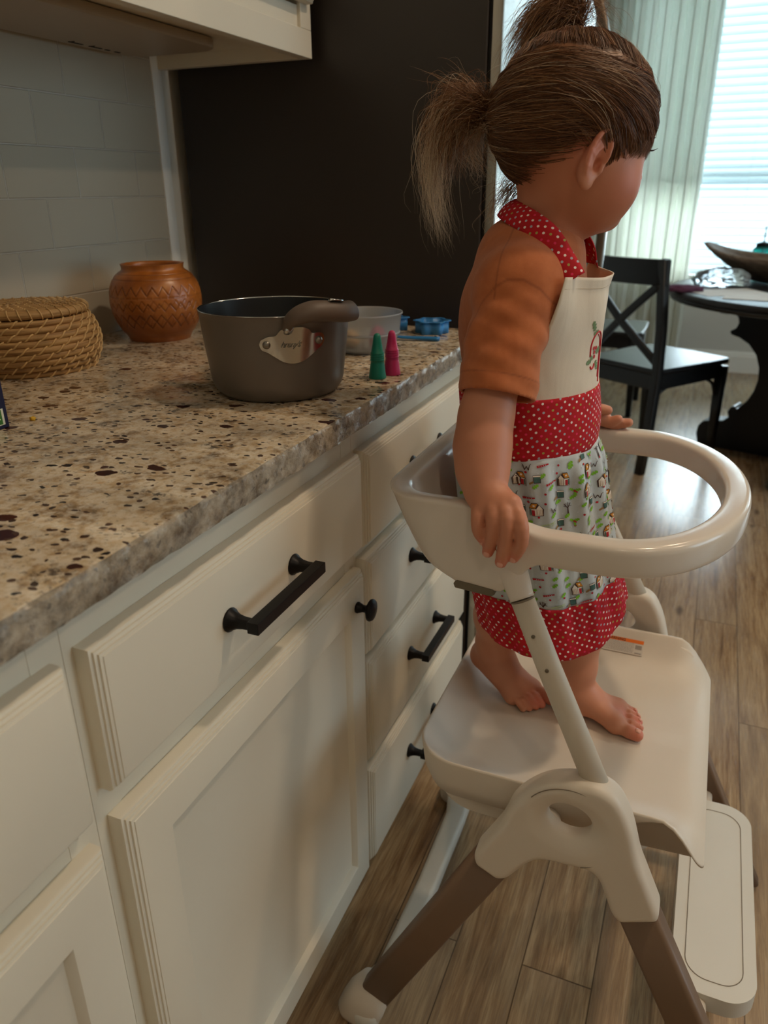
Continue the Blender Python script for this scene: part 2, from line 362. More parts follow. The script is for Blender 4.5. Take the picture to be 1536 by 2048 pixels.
def cabinet(name, y0, y1, label, fronts):
    t = empty(name, (-.3, (y0 + y1) / 2, 0)); tag(t, label, 'cabinet')
    b = MB().box(-.60, -.019, y0, y0 + .016, .10, .884).box(-.60, -.019, y1 - .016, y1, .10, .884).box(-.60, -.585, y0, y1, .10, .884).box(-.6, -.019, y0, y1, .10, .116)
    b.box(-.075, -.06, y0, y1, .0, .10)   # recessed toe board
    b.build('body', MAT['cabinet'], t)
    fr = MB()
    ys = sorted(set([y0, y1])); fw = .030
    fr.box(-.019, 0, y0, y0 + fw, .10, .884).box(-.019, 0, y1 - fw, y1, .10, .884)
    zs = [.10] + [(a[2] + b_[3]) / 2 for a, b_ in zip(fronts[:-1], fronts[1:])] + [.884]
    fr.box(-.019, -.0004, y0 + fw, y1 - fw, .822, .884).box(-.019, -.0004, y0 + fw, y1 - fw, .10, .135)
    for a, b_ in zip(fronts[:-1], fronts[1:]):
        zc = (a[2] + b_[3]) / 2; fr.box(-.019, -.0004, y0 + fw, y1 - fw, zc - .022, zc + .022)
    fr.build('face_frame', MAT['cabinet'], t)
    for kind, (fy0, fy1), z0, z1, hw in [(f[0], f[1], f[2], f[3], f[4]) for f in fronts]:
        p = front_panel(MB(), fy0, fy1, z0, z1, raised=(kind == 'door')).build(kind, MAT['cabinet'], t, auto=35)
        if hw and hw[0] == 'pull': pull(p, hw[1], hw[2])
        if hw and hw[0] == 'knob': knob(p, hw[1], hw[2])
    return t
cabinet('base_cabinet', -.515, -.004, 'cream base cabinet with one wide drawer over one door, middle of the row', [
    ('drawer', (-.505, -.008), .702, .838, ('pull', -.269, .771)), ('door', (-.503, -.008), .114, .671, ('knob', -.041, .628))])
cabinet('drawer_cabinet', -.0035, .524, 'cream base cabinet with a stack of four drawers beside the fridge', [
    ('drawer', (.003, .497), .698, .838, ('pull', .234, .768)), ('drawer', (.003, .497), .522, .679, ('pull', .234, .612)),
    ('drawer', (.003, .497), .325, .509, ('pull', .230, .428)), ('drawer', (.003, .497), .113, .305, ('pull', .229, .222))])
cabinet('base_cabinet', -1.12, -.5155, 'cream base cabinet nearest the viewer, cut off by the left edge', [
    ('drawer', (-1.10, -.528), .692, .838, None), ('door', (-1.10, -.526), .114, .662, None)])
# ---------------------------------------------------------------- worktop
def worktop():
    y0, y1 = -1.3, .5265; n = 240; V = []; F = []; rs = np.random.default_rng(3)
    prof = [(-.6145, .8845), (.034, .8845), (.0362, .8860), (.0368, .892), (.0375, .899), (.0376, .906), (.0368, .9115), (.0350, .9136), (.0320, .9143), (-.6145, .9143)]
    ph = rs.uniform(0, 6.3, 12)
    for i in range(n + 1):
        y = y0 + (y1 - y0) * i / n
        for j, (x, z) in enumerate(prof):
            d = 0
            if 1 <= j <= 7: d = .0011 * (math.sin(y * 61 + ph[j]) + math.sin(y * 133 + ph[j] * 2.1 + j) * .8 + math.sin(y * 290 + j * 1.7) * .5)
            V.append((x + d, y, z + (d * .3 if 2 <= j <= 7 else 0)))
    k = len(prof)
    fm = []
    for i in range(n):
        for j in range(k):
            F.append((i * k + j, i * k + (j + 1) % k, (i + 1) * k + (j + 1) % k, (i + 1) * k + j)); fm.append(1 if 1 <= j <= 6 else 0)
    F += [tuple(range(k)), tuple(n * k + j for j in range(k))]; fm += [1, 1]
    mb = MB(); mb.V = V; mb.F = F; mb.M = fm
    o = mb.build('worktop', None, mats=[MAT['granite'], MAT['granite_edge']], auto=50)
    tag(o, 'speckled beige granite worktop with a rough chiselled front edge', 'countertop')
worktop()
# ---------------------------------------------------------------- wall cabinet with range hood panel beneath
t = empty('wall_cabinet', (-.45, 0, 1.37)); tag(t, 'cream wall cabinet above the worktop with a hooded light panel below', 'cabinet')
b = MB(); UZ = 1.366
b.box(-.6135, -.313, -1.3, .484, UZ + .022, 2.2)
b.build('body', MAT['cabinet'], t)
fr = MB().box(-.313, -.294, -1.3, .503, UZ, UZ + .042).box(-.313, -.294, .466, .503, UZ + .042, 2.2).box(-.6135, -.313, .485, .503, UZ, 2.2).box(-.6135, -.294, -1.3, .503, 2.2, 2.22)
fr.box(-.3125, -.300, -1.3, .466, UZ + .04, UZ + .075)
fr.build('face_frame', MAT['cabinet'], t, bevel=.0012)
front_panel(MB(), -.02, .488, UZ + .078, 2.17, True, -.294, -.273).build('door', MAT['cabinet'], t, auto=35)
front_panel(MB(), -.54, -.03, UZ + .078, 2.17, True, -.294, -.273).build('door', MAT['cabinet'], t, auto=35)
h = MB().add(*(lambda P: ([(x, y, UZ + .006) for x, y in P] + [(x, y, UZ + .021) for x, y in P], [tuple(range(len(P)))[::-1], tuple(range(len(P), 2 * len(P)))] + [(i, (i + 1) % len(P), len(P) + (i + 1) % len(P), len(P) + i) for i in range(len(P))]))([(-.497 + a, -.345 + b_) for a, b_ in rrect(.094, .74, .045, 8)]))
MAT['hood'] = tinted('hood_enamel', srgb(168, 152, 130), .4, var=.02)
ho = h.build('hood_panel', MAT['hood'], t, bevel=.003)
sl = MB()
for y, L in ((.22, .030), (.265, .028), (.302, .010), (.325, .012)): sl.box(-.575, -.571, y, y + L, UZ + .0052, UZ + .0065)
sl.box(-.5745, -.564, .222, .2235, UZ + .0052, UZ + .0065).box(-.5745, -.564, .267, .2685, UZ + .0052, UZ + .0065)
sl.build('vent_slot', MAT['gasket'], ho)
# ---------------------------------------------------------------- fridge
t = empty('fridge', (-.3, .98, 0)); tag(t, 'tall dark brown fridge side with a steel door edge, behind the girl', 'fridge')
MB().box(-.60, .0135, .530, 1.44, .03, 1.78).build('body', MAT['fridge_side'], t, bevel=.004)
MB().box(.0085, .0185, .537, 1.432, .05, 1.775).build('gasket', MAT['gasket'], t)
dr = MB().box(.0185, .038, .531, 1.438, .70, 1.775).build('door', MAT['fridge_door'], t, bevel=.0035, seg=3)
MB().box(.0185, .038, .531, 1.438, .06, .692).build('freezer_drawer', MAT['fridge_door'], t, bevel=.0035, seg=3)
hz = [(.036, .56), (.062, .585), (.088, .66), (.110, .78), (.124, .92), (.129, 1.08), (.124, 1.24), (.110, 1.38), (.088, 1.50), (.062, 1.575), (.036, 1.60)]
MB().tube(catmull([(x, 1.25, z) for x, z in hz], 5), .013, up=(0, 1, 0), prof=rrect(1.25, .9, .5, 4)).build('handle', MAT['handle_steel'], dr, smooth=True)
MB().box(-.45, -.05, .56, 1.40, .0, .03).build('plinth', MAT['gasket'], t)
# ---------------------------------------------------------------- curtain, blind
MAT['curtain'] = N('curtain_linen', srgb(214, 222, 210), .85, Transmission_Weight=0.0).m
def curtain_mat():
    a = N('curtain_linen', srgb(220, 226, 216), .9); v = a.coord()
    tr = a.n('ShaderNodeBsdfTranslucent'); tr.inputs[0].default_value = srgb(246, 244, 236); mx = a.n('ShaderNodeMixShader'); mx.inputs[0].default_value = .5
    a.l(a.b.outputs[0], mx.inputs[1]); a.l(tr.outputs[0], mx.inputs[2]); a.l(mx.outputs[0], a.t.nodes['Material Output'].inputs[0])
    a.color(a.ramp(a.noise(a.mapping(v, scale=(400, 400, 30)), 2, 3), [(.3, srgb(228, 232, 224)), (.7, srgb(242, 244, 238))]))
    return a.m
MAT['curtain'] = curtain_mat()
def curtain(x0, x1, yb, label, seed, nf=9):
    rs = np.random.default_rng(seed); V = []; F = []; nu, nv = 150, 24; ph = rs.uniform(0, 6.28, 6); sp = np.cumsum(rs.uniform(.6, 1.4, nf)); 
    for j in range(nv + 1):
        z = .02 + 2.56 * j / nv; g = 1 - .18 * math.sin(PI * j / nv) * 0
        for i in range(nu + 1):
            u = i / nu; w = u * nf * 2 * PI + .5 * math.sin(3 * u * PI + ph[0]) + .25 * math.sin(z * 1.3 + ph[1])
            amp = .030 + .012 * math.sin(u * 9 + ph[2])
            y = yb + amp * math.sin(w) + .006 * math.sin(2 * w + ph[3]) + .01 * math.sin(z * 2 + u * 5 + ph[4])
            V.append((x0 + (x1 - x0) * u + .008 * math.sin(2 * w), y, z))
    for j in range(nv):
        for i in range(nu): a = j * (nu + 1) + i; F.append((a, a + 1, a + nu + 2, a + nu + 1))
    t = empty('curtain', ((x0 + x1) / 2, yb, .02)); tag(t, label, 'curtain')
    o = mesh_obj('fabric', V, F, MAT['curtain'], t); s = o.modifiers.new('sol', 'SOLIDIFY'); s.thickness = .0015
    return t
curtain(-.42, .25, 4.62, 'pale floor-length linen curtain hanging left of the bright window', 1)
curtain(1.30, 1.72, 4.62, 'pale floor-length linen curtain hanging on the far side of the dining window', 2)
rod = MB().tube([(-.5, 4.62, 2.62), (3.9, 4.62, 2.62)], .012, 12).build('curtain_rod', MAT['black_metal'], smooth=True); tag(rod, 'black rod carrying the linen curtains above the window', 'curtain rod')
def blind_mat():
    a = N('blind_slat', srgb(236, 240, 240), .5)
    tr = a.n('ShaderNodeBsdfTranslucent'); tr.inputs[0].default_value = srgb(225, 240, 245); mx = a.n('ShaderNodeMixShader'); mx.inputs[0].default_value = .32
    a.l(a.b.outputs[0], mx.inputs[1]); a.l(tr.outputs[0], mx.inputs[2]); a.l(mx.outputs[0], a.t.nodes['Material Output'].inputs[0]); return a.m
MAT['blind'] = blind_mat()
def blind(x0, x1, z0, z1, label):
    t = empty('window_blind', ((x0 + x1) / 2, 4.72, z0)); tag(t, label, 'blind')
    m = MB(); z = z0 + .05
    while z < z1 - .05:
        tilt = math.radians(27) if z < 1.16 else math.radians(62)
        dy, dz = .024 * math.cos(tilt), .024 * math.sin(tilt); n = Vector((0, -math.sin(tilt), math.cos(tilt))) * .0014
        V = [(x, 4.72 + s * dy + e * n.y, z + s * dz + e * n.z) for x in (x0, x1) for s in (-1, 1) for e in (-1, 1)]
        m.add(V, [(0, 1, 3, 2), (4, 6, 7, 5), (0, 4, 5, 1), (2, 3, 7, 6), (0, 2, 6, 4), (1, 5, 7, 3)]); z += .0445
    m.build('slats', MAT['blind'], t)
    MB().box(x0, x1, 4.69, 4.75, z1 - .05, z1).build('head_rail', MAT['trim'], t, bevel=.003)
    MB().box(x0, x1, 4.695, 4.745, z0, z0 + .022).build('bottom_rail', MAT['trim'], t, bevel=.003)
    c = MB()
    for x in (x0 + .15, (x0 + x1) / 2, x1 - .15): c.box(x - .001, x + .001, 4.693, 4.695, z0, z1)
    c.build('cord', MAT['trim'], t)
blind(WX0 - .035, WX1 + .035, WZ0 + .005, WZ1 + .04, 'white slatted blind glowing with daylight behind the dining table')
blind(2.17, 3.33, WZ0 + .005, WZ1 + .04, 'white slatted blind in the added unseen dining window')

# ---------------------------------------------------------------- dining table
TX, TY, TR = .908, 2.837, .678
t = empty('dining_table', (TX, TY, 0)); tag(t, 'round black dining table on a heavy scroll-carved pedestal', 'table')
MB().lathe([(.0001, .76), (TR - .02, .76), (TR - .006, .757), (TR, .748), (TR - .002, .738), (TR - .010, .733), (TR - .006, .726), (TR - .012, .716), (TR - .03, .712), (.0001, .712)], (TX, TY, 0), 96).build('tabletop', MAT['dark_table'], t, auto=40)
# carved pedestal slab, outline of half profile (r, z)
half = [(0, .712), (.62, .712), (.62, .675), (.56, .665), (.535, .645), (.505, .635), (.49, .625), (.455, .622), (.432, .628), (.41, .615), (.402, .59), (.410, .565), (.435, .55), (.428, .535), (.39, .525), (.345, .50), (.305, .455), (.285, .40), (.280, .345), (.290, .29), (.31, .245), (.335, .215), (.348, .198), (.360, .212), (.376, .205), (.388, .18), (.378, .155), (.40, .135), (.445, .128), (.49, .118), (.51, .092), (.515, .05), (.50, 0), (0, 0)]
outl = [(a, b) for a, b in half[1:-1]] + [(-a, b) for a, b in reversed(half[1:-1])]
def slab(name, ang):
    m = MB().prism(outl, -.05, .05, 'y'); R = Matrix.Rotation(ang, 4, 'Z')
    m.V = [tuple(R @ Vector(v) + Vector((TX + .03, TY + .06, 0))) for v in m.V]
    return m.build(name, MAT['black_wood'], t, bevel=.006)
slab('pedestal_slab', math.radians(-18)); slab('pedestal_slab', math.radians(72))
MB().lathe([(.0001, .04), (.15, .04), (.16, .08), (.15, .2), (.12, .3), (.12, .5), (.16, .6), (.17, .70), (.0001, .70)], (TX + .03, TY + .06, 0), 40).build('column', MAT['black_wood'], t, smooth=True)
# ---------------------------------------------------------------- dining chairs with crossed backs
def xchair(loc, rz, label):
    t = empty('dining_chair', loc, rz); tag(t, label, 'chair', 'crossed-back dining chairs')
    K = MAT['black_wood']; w = .185; par = Matrix.LocRotScale(Vector(loc), Matrix.Rotation(rz, 3, 'Z'), None)
    def put(mb, name, bevel=.004, smooth=False, parent=t):
        mb.V = [tuple(par @ Vector(v)) for v in mb.V]; return mb.build(name, K, parent, smooth=smooth, bevel=0 if smooth else bevel)
    # local: +x forward (towards the table), y across, back posts at x = 0
    def post(y): return MB().tube([(-.035, y, 0), (-.012, y, .2), (.0, y, .42), (-.012, y, .62), (-.05, y, .895)], .019, up=(0, 1, 0), prof=rrect(.95, 1.0, .3, 3))
    for s in (-1, 1): put(post(s * w), 'back_leg', smooth=True)
    for s in (-1, 1): put(MB().tube([(.44, s * (w + .01), 0), (.43, s * (w + .01), .42)], [.014, .021], up=(0, 1, 0), prof=rrect(1, 1, .2, 2)), 'front_leg', smooth=True)
    seat = [(-.02, -w - .015), (-.02, w + .015), (.30, w + .04), (.44, w + .035), (.465, w + .01), (.47, 0), (.465, -w - .01), (.44, -w - .035), (.30, -w - .04)]
    put(MB().prism(seat, .432, .456, 'z'), 'seat', .008)
    put(MB().box(.0, .43, -w - .008, -w + .012, .365, .432).box(.0, .43, w - .012, w + .008, .365, .432).box(.41, .43, -w, w, .365, .432).box(-.01, .01, -w, w, .365, .432), 'apron')
    # curved top rail
    V = []; n = 14
    for i in range(n + 1):
        y = -w - .022 + (2 * w + .044) * i / n; x = -.045 - .03 * (1 - (y / w) ** 2)
        for (dx, z) in ((-.011, .795), (.011, .795), (.007, .895), (-.015, .895)): V.append((x + dx, y, z))
    F = [(i * 4 + j, i * 4 + (j + 1) % 4, i * 4 + 4 + (j + 1) % 4, i * 4 + 4 + j) for i in range(n) for j in range(4)] + [(0, 1, 2, 3), (n * 4 + 3, n * 4 + 2, n * 4 + 1, n * 4)]
    put(MB().add(V, F), 'top_rail')
    for s in (-1, 1):
        pts = [(-.006, -s * w, .475), (-.030, -s * w * .5, .56), (-.048, 0, .642), (-.052, s * w * .5, .725), (-.046, s * w * .95, .80)]
        put(MB().tube(catmull(pts, 5), .0125, up=(1, 0, 0), prof=rrect(.75, 1.25, .3, 2)), 'cross_slat', smooth=True)
    for s in (-1, 1):
        put(MB().tube(catmull([(.0, s * (w - .005), .29), (.03, s * (w - .005), .345), (.09, s * (w - .005), .375)], 5), .007, 8), 'brace', smooth=True)
        put(MB().tube(catmull([(.42, s * (w), .29), (.39, s * (w), .345), (.33, s * (w), .375)], 5), .007, 8), 'brace', smooth=True)
    return t
rz = math.atan2(.826, .565)
cx, cy = .225 - .565 * 0, 2.50
fw = Vector((.565, .826, 0)); sd = Vector((-.826, .565, 0))
p = Vector((.236, 2.47, 0)) + sd * .185 + fw * .02
xchair(tuple(p), rz, 'black crossed-back dining chair nearest the girl, its back toward her')
xchair((-.36, 3.58, 0), 0.0, 'black dining chair farther back, mostly hidden behind the nearer chair')
# ---------------------------------------------------------------- things on the dining table
def mat_dough():
    a = N('weathered_wood', rough=.75); v = a.coord(); n = a.noise(a.mapping(v, scale=(3, 14, 14)), 4, 5, .6)
    a.color(a.ramp(n, [(.3, srgb(84, 72, 60)), (.6, srgb(128, 112, 96)), (.8, srgb(150, 138, 120))])); a.bump(n, .5, .003); return a.m
MAT['dough'] = mat_dough()
def dough_bowl(cx, cy, z, L, Wd, H, rz):
    V = []; F = []; nu, nv = 40, 12
    R = Matrix.Rotation(rz, 3, 'Z')
    def ring(scale, h, k):
        out = []
        for i in range(nu):
            a = 2 * PI * i / nu; c, s = math.cos(a), math.sin(a)
            x = L * math.copysign(abs(c) ** .9, c) * scale; y = Wd * math.copysign(abs(s) ** 1.0, s) * scale
            lift = .055 * abs(c) ** 4 * k
            q = R @ Vector((x, y, 0)); out.append((cx + q.x, cy + q.y, z + h + lift))
        return out
    rings = [(.35, 0, 0), (.55, .006, .1), (.78, .05, .4), (.93, H * .8, .8), (1.0, H, 1), (.97, H + .004, 1), (.93, H - .004, 1), (.76, .062, .5), (.5, .022, .1), (.3, .016, 0)]
    for r in rings: V += ring(*r)
    for j in range(len(rings) - 1):
        for i in range(nu): F.append((j * nu + i, j * nu + (i + 1) % nu, (j + 1) * nu + (i + 1) % nu, (j + 1) * nu + i))
    F += [tuple(range(nu))[::-1], tuple(range((len(rings) - 1) * nu, len(rings) * nu))]
    mb = MB(); mb.V = V; mb.F = F; return mb
o = dough_bowl(.83, 2.99, .7605, .50, .19, .105, math.radians(-14)).build('dough_bowl', MAT['dough'], smooth=True)
tag(o, 'long weathered wooden dough bowl on the black dining table', 'bowl')
o = MB().box(-.11, .11, -.075, .075, -.011, .011).build('book', tinted('purple_cover', srgb(84, 72, 104), .5), bevel=.003); o.location = (.75, 3.05, .885); o.rotation_euler = (.12, -.05, .35); tag(o, 'muted purple book lying in the wooden dough bowl', 'book')
MAT['teal_glass'] = N('teal_glass', srgb(70, 170, 165), .08, Transmission_Weight=.8, IOR=1.4).m
t = empty('glass_lantern', (.60, 3.28, .76)); tag(t, 'small teal glass lantern with a thin metal stem behind the wooden bowl', 'lantern')
MB().lathe([(.0001, .001), (.045, .001), (.05, .02), (.05, .10), (.040, .13), (.03, .14), (.027, .14), (.036, .125), (.045, .10), (.045, .02), (.0001, .01)], (.60, 3.28, .76), 28).build('glass', MAT['teal_glass'], t, smooth=True)
MB().tube([(.60, 3.28, .775), (.60, 3.28, .985)], .003, 8).lathe([(.0001, .14), (.032, .14), (.03, .15), (.008, .158), (.0001, .16)], (.6, 3.28, .76), 20).build('stem', MAT['black_metal'], t, smooth=True)
MAT['paper'] = tinted('paper', srgb(228, 228, 226), .7)
MAT['clear'] = N('clear_plastic', (.95, .97, 1, 1), .12, Transmission_Weight=.92, IOR=1.3).m
for i, (x, y, rr, lab) in enumerate([(.47, 2.62, .5, 'white sheet of paper on the dining table, left of the bowl'), (.60, 2.48, -.15, 'white sheet of paper near the front edge of the dining table')]):
    o = MB().box(-.14, .14, -.105, .105, 0, .0012).build('paper_sheet', MAT['paper']); o.location = (x, y, .7603 + .0014 * i); o.rotation_euler = (0, 0, rr); tag(o, lab, 'paper')
def crumple(name, loc, sc, mat, seed, label, cat):
    bm = bmesh.new(); bmesh.ops.create_icosphere(bm, subdivisions=4, radius=1); rs = np.random.default_rng(seed)
    K = rs.normal(size=(9, 3)) * 3.2; ph = rs.uniform(0, 6, 9)
    for v in bm.verts:
        d = sum(abs(math.sin(Vector(k).dot(v.co) + p)) for k, p in zip(K, ph)) / 9
        v.co = v.co * (.65 + .6 * d); v.co = Vector((v.co.x * sc[0], v.co.y * sc[1], max(v.co.z, -.35) * sc[2]))
    zm = min(v.co.z for v in bm.verts)
    for v in bm.verts: v.co.z -= zm
    me = bpy.data.meshes.new(name); bm.to_mesh(me); bm.free(); me.materials.append(mat)
    for p in me.polygons: p.use_smooth = True
    o = bpy.data.objects.new(name, me); COL.objects.link(o); o.location = loc; tag(o, label, cat)
crumple('plastic_bag', (.44, 2.90, .7606), (.11, .12, .055), MAT['clear'], 3, 'crumpled clear plastic bag on the dining table beside the bowl', 'bag')
crumple('cloth_napkin', (.30, 2.62, .7606), (.075, .05, .018), tinted('plum_cloth', srgb(90, 50, 78), .9), 5, 'small crumpled plum napkin at the left edge of the dining table', 'napkin')
o = MB().tube([(-.07, 0, .0055), (.06, 0, .0055), (.07, 0, .0055)], [.005, .005, .001], 12).build('pen', tinted('pen_white', srgb(210, 212, 225), .3), smooth=True); o.location = (.66, 2.46, .7619); o.rotation_euler = (0, 0, .8); tag(o, 'white and blue pen lying on the paper at the table front', 'pen')
# ---------------------------------------------------------------- small writing helper
def text_part(name, body, size, mat, parent, mw, depth=.0002, spacing=1.0, shear=0.0, align='CENTER'):
    cu = bpy.data.curves.new(name, 'FONT'); cu.body = body; cu.size = size; cu.extrude = depth; cu.align_x = align; cu.align_y = 'CENTER'; cu.space_character = spacing; cu.shear = shear
    tmp = bpy.data.objects.new(name + '_tmp', cu); COL.objects.link(tmp)
    dg = bpy.context.evaluated_depsgraph_get(); me = bpy.data.meshes.new_from_object(tmp.evaluated_get(dg))
    bpy.data.objects.remove(tmp)
    me.materials.clear(); me.materials.append(mat)
    for v in me.vertices: v.co = mw @ v.co
    o = bpy.data.objects.new(name, me); COL.objects.link(o)
    if parent: o.parent = parent; o.matrix_parent_inverse = parent_world(parent).inverted()
    return o
def frame(origin, xdir, ydir):
    x = Vector(xdir).normalized(); z = x.cross(Vector(ydir)).normalized(); y = z.cross(x)
    return Matrix(((x.x, y.x, z.x, origin[0]), (x.y, y.y, z.y, origin[1]), (x.z, y.z, z.z, origin[2]), (0, 0, 0, 1)))
CT = .9146
# ---------------------------------------------------------------- seagrass basket
def mat_straw():
    a = N('seagrass', rough=.6); v = a.coord('UV'); vo = a.coord()
    n = a.noise(a.mapping(v, scale=(14, 260, 1)), 1.0, 4, .6); n2 = a.noise(vo, 40, 3)
    c = a.ramp(n, [(.3, srgb(118, 84, 46)), (.5, srgb(172, 132, 82)), (.7, srgb(198, 162, 108))]); c = a.mix(a.ramp(n2, [(.5, 0), (.75, .5)]), c, srgb(126, 100, 56))
    a.color(c); a.bump(n, .7, .0012); return a.m
MAT['straw'] = mat_straw(); MAT['straw_wrap'] = tinted('straw_wrap', srgb(206, 170, 116), .5, var=.15, scale=60)
def uvs(me, f):
    uv = me.uv_layers.new(name='UVMap'); co = np.array([v.co for v in me.vertices])
    li = np.empty(len(me.loops), dtype=np.int32); me.loops.foreach_get('vertex_index', li)
    uv.data.foreach_set('uv', f(co)[li].astype(np.float32).ravel())
def basket(cx, cy, z0):
    t = empty('lidded_basket', (cx, cy, z0)); tag(t, 'round lidded basket of coiled tan seagrass on the worktop by the tiles', 'basket')
    H = .078; rows = 9; rh = H / rows
    def rad(h): return float(np.interp(h / H, [0, .12, .3, .5, .7, .85, 1], [.0850, .0905, .0965, .0990, .0965, .0915, .0840]))
    prof = [(.0001, .002), (.07, .002)]
    for r in range(rows):
        zc = (r + .5) * rh; R = rad(zc)
        for k in range(7):
            a = -PI / 2 + PI * k / 6; prof.append((R - .0025 + .0030 * math.cos(a), zc + rh * .5 * math.sin(a)))
    prof += [(rad(H) - .014, H), (rad(H) - .014, .01), (.0001, .01)]
    o = MB().lathe(prof, (cx, cy, z0), 120).build('coiled_wall', MAT['straw'], t, smooth=True)
    uvs(o.data, lambda c: np.stack([(np.arctan2(c[:, 1] - cy, c[:, 0] - cx)) * .09, c[:, 2]], 1))
    st = MB()
    for r in range(rows):
        zc = z0 + (r + .5) * rh; R = rad((r + .5) * rh) + .0003; n = 26
        for i in range(n):
            a0 = 2 * PI * (i + r * .62) / n + random.uniform(-.02, .02); pts = []
            for k in range(6):
                b = -PI * .52 + PI * 1.04 * k / 5; a = a0 + .15 * (k / 5 - .5)
                q = R - .0025 + .0034 * math.cos(b); pts.append((cx + q * math.cos(a), cy + q * math.sin(a), zc + rh * .58 * math.sin(b)))
            st.tube(pts, .00125, 6)
    st.build('stitching', MAT['straw_wrap'], t, smooth=True)
    LR = .0855; zl = z0 + H + .001; prof = [(.0001, .0), (LR - .006, .0)]
    for k in range(8): a = -PI / 2 + PI * k / 7; prof.append((LR - .006 + .0068 * math.cos(a), .0062 + .0062 * math.sin(a)))
    nr = 9
    for r in range(nr):
        R = LR - .010 - r * (LR - .012) / nr
        for k in range(4): prof.append((R - k * (LR - .012) / nr / 4, .0108 + .0026 * math.sin(PI * (k + .5) / 4) + .0008 * r / nr))
    prof.append((.0001, .0135))
    o = MB().lathe(prof, (cx, cy, zl), 120).build('lid', MAT['straw'], t, smooth=True)
    uvs(o.data, lambda c: np.stack([(np.arctan2(c[:, 1] - cy, c[:, 0] - cx)) * .09, np.hypot(c[:, 0] - cx, c[:, 1] - cy) + c[:, 2]], 1))
    s2 = MB()
    for i in range(38):
        a0 = 2 * PI * i / 38; pts = []
        for k in range(6):
            b = -PI * .5 + PI * 1.05 * k / 5; a = a0 - .07 * (k / 5); q = LR - .006 + .0074 * math.cos(b)
            pts.append((cx + q * math.cos(a), cy + q * math.sin(a), zl + .0062 + .0070 * math.sin(b)))
        s2.tube(pts, .0010, 5)
    for r in range(1, nr):
        n = max(6, int(34 * (1 - r / nr)))
        for i in range(n):
            R = LR - .010 - r * (LR - .012) / nr; a = 2 * PI * (i + r * .3) / n; da = .05 * LR / R * .3
            s2.tube([(cx + (R + .005) * math.cos(a), cy + (R + .005) * math.sin(a), zl + .0118), (cx + R * math.cos(a + da), cy + R * math.sin(a + da), zl + .0138), (cx + (R - .005) * math.cos(a + 2 * da), cy + (R - .005) * math.sin(a + 2 * da), zl + .0122)], .0009, 4)
    s2.build('stitching', MAT['straw_wrap'], o, smooth=True)
basket(-.513, -.0155, CT)
# ---------------------------------------------------------------- carved amber vase
def vase(cx, cy, z0):
    nz, na = 150, 400
    prof = catmull([(.0515, 0), (.0535, .004), (.0560, .009), (.0650, .021), (.0727, .038), (.0768, .056), (.0774, .073), (.0744, .090), (.0675, .104), (.0600, .112), (.0530, .1165), (.0515, .120), (.0520, .1245), (.0530, .1270)], 12)
    L = len(prof); V = []; G = []
    def tri(u): u = u % 1.0; return abs(2 * u - 1)
    for r, h in prof:
        for j in range(na):
            a = 2 * PI * j / na; g = 0
            wob = .0008 * math.sin(2 * a + 1) + .0005 * math.sin(3 * a)
            def line(target, w): return max(0, 1 - abs(h - target) / w)
            if .078 < h < .100: g = max(g, line(.080 + .014 * tri(a * 26 / 2 / PI), .0016))
            if .052 < h < .076: g = max(g, line(.055 + .012 * tri(a * 26 / 2 / PI + .5), .0015), .6 * line(.060 + .012 * tri(a * 26 / 2 / PI), .0013))
            g = max(g, .8 * line(.0765, .0011) * (1 if (a * 40 / 2 / PI) % 1 < .8 else 0))
            if .022 < h < .052: g = max(g, line(.027 + .022 * tri(a * 13 / 2 / PI + .2), .0015), line(.027 + .022 * tri(a * 13 / 2 / PI + .7), .0015), .5 * line(.027 + .022 * tri(a * 26 / 2 / PI + .1), .0012))
            g = max(g, .4 * line(.104, .0012), .5 * line(.112, .001)); G.append(g)
            rr = r + wob - .0021 * g; V.append((cx + rr * math.cos(a), cy + rr * math.sin(a), z0 + h))
    for r, h in [(.0505, .1272), (.0475, .124), (.049, .115), (.068, .09), (.070, .06), (.05, .01), (.0001, .008)]:
        for j in range(na): a = 2 * PI * j / na; V.append((cx + r * math.cos(a), cy + r * math.sin(a), z0 + h)); G.append(0)
    k = len(V) // na
    F = [(i * na + j, i * na + (j + 1) % na, (i + 1) * na + (j + 1) % na, (i + 1) * na + j) for i in range(k - 1) for j in range(na)]
    F.append(tuple(range(na))[::-1])
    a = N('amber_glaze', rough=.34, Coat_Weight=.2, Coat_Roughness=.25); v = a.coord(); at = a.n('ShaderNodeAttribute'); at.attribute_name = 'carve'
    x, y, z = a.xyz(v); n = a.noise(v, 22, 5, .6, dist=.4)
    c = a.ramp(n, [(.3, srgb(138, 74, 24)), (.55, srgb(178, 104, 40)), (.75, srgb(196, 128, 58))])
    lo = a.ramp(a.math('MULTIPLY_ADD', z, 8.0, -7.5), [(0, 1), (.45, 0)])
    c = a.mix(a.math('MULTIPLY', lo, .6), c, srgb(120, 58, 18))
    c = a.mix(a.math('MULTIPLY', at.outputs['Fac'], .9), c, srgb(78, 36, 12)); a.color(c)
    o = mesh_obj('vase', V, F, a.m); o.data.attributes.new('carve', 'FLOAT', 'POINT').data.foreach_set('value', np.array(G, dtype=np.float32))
    tag(o, 'squat amber glazed vase with carved zigzag bands, beside the basket', 'vase')
vase(-.491, .252, CT)
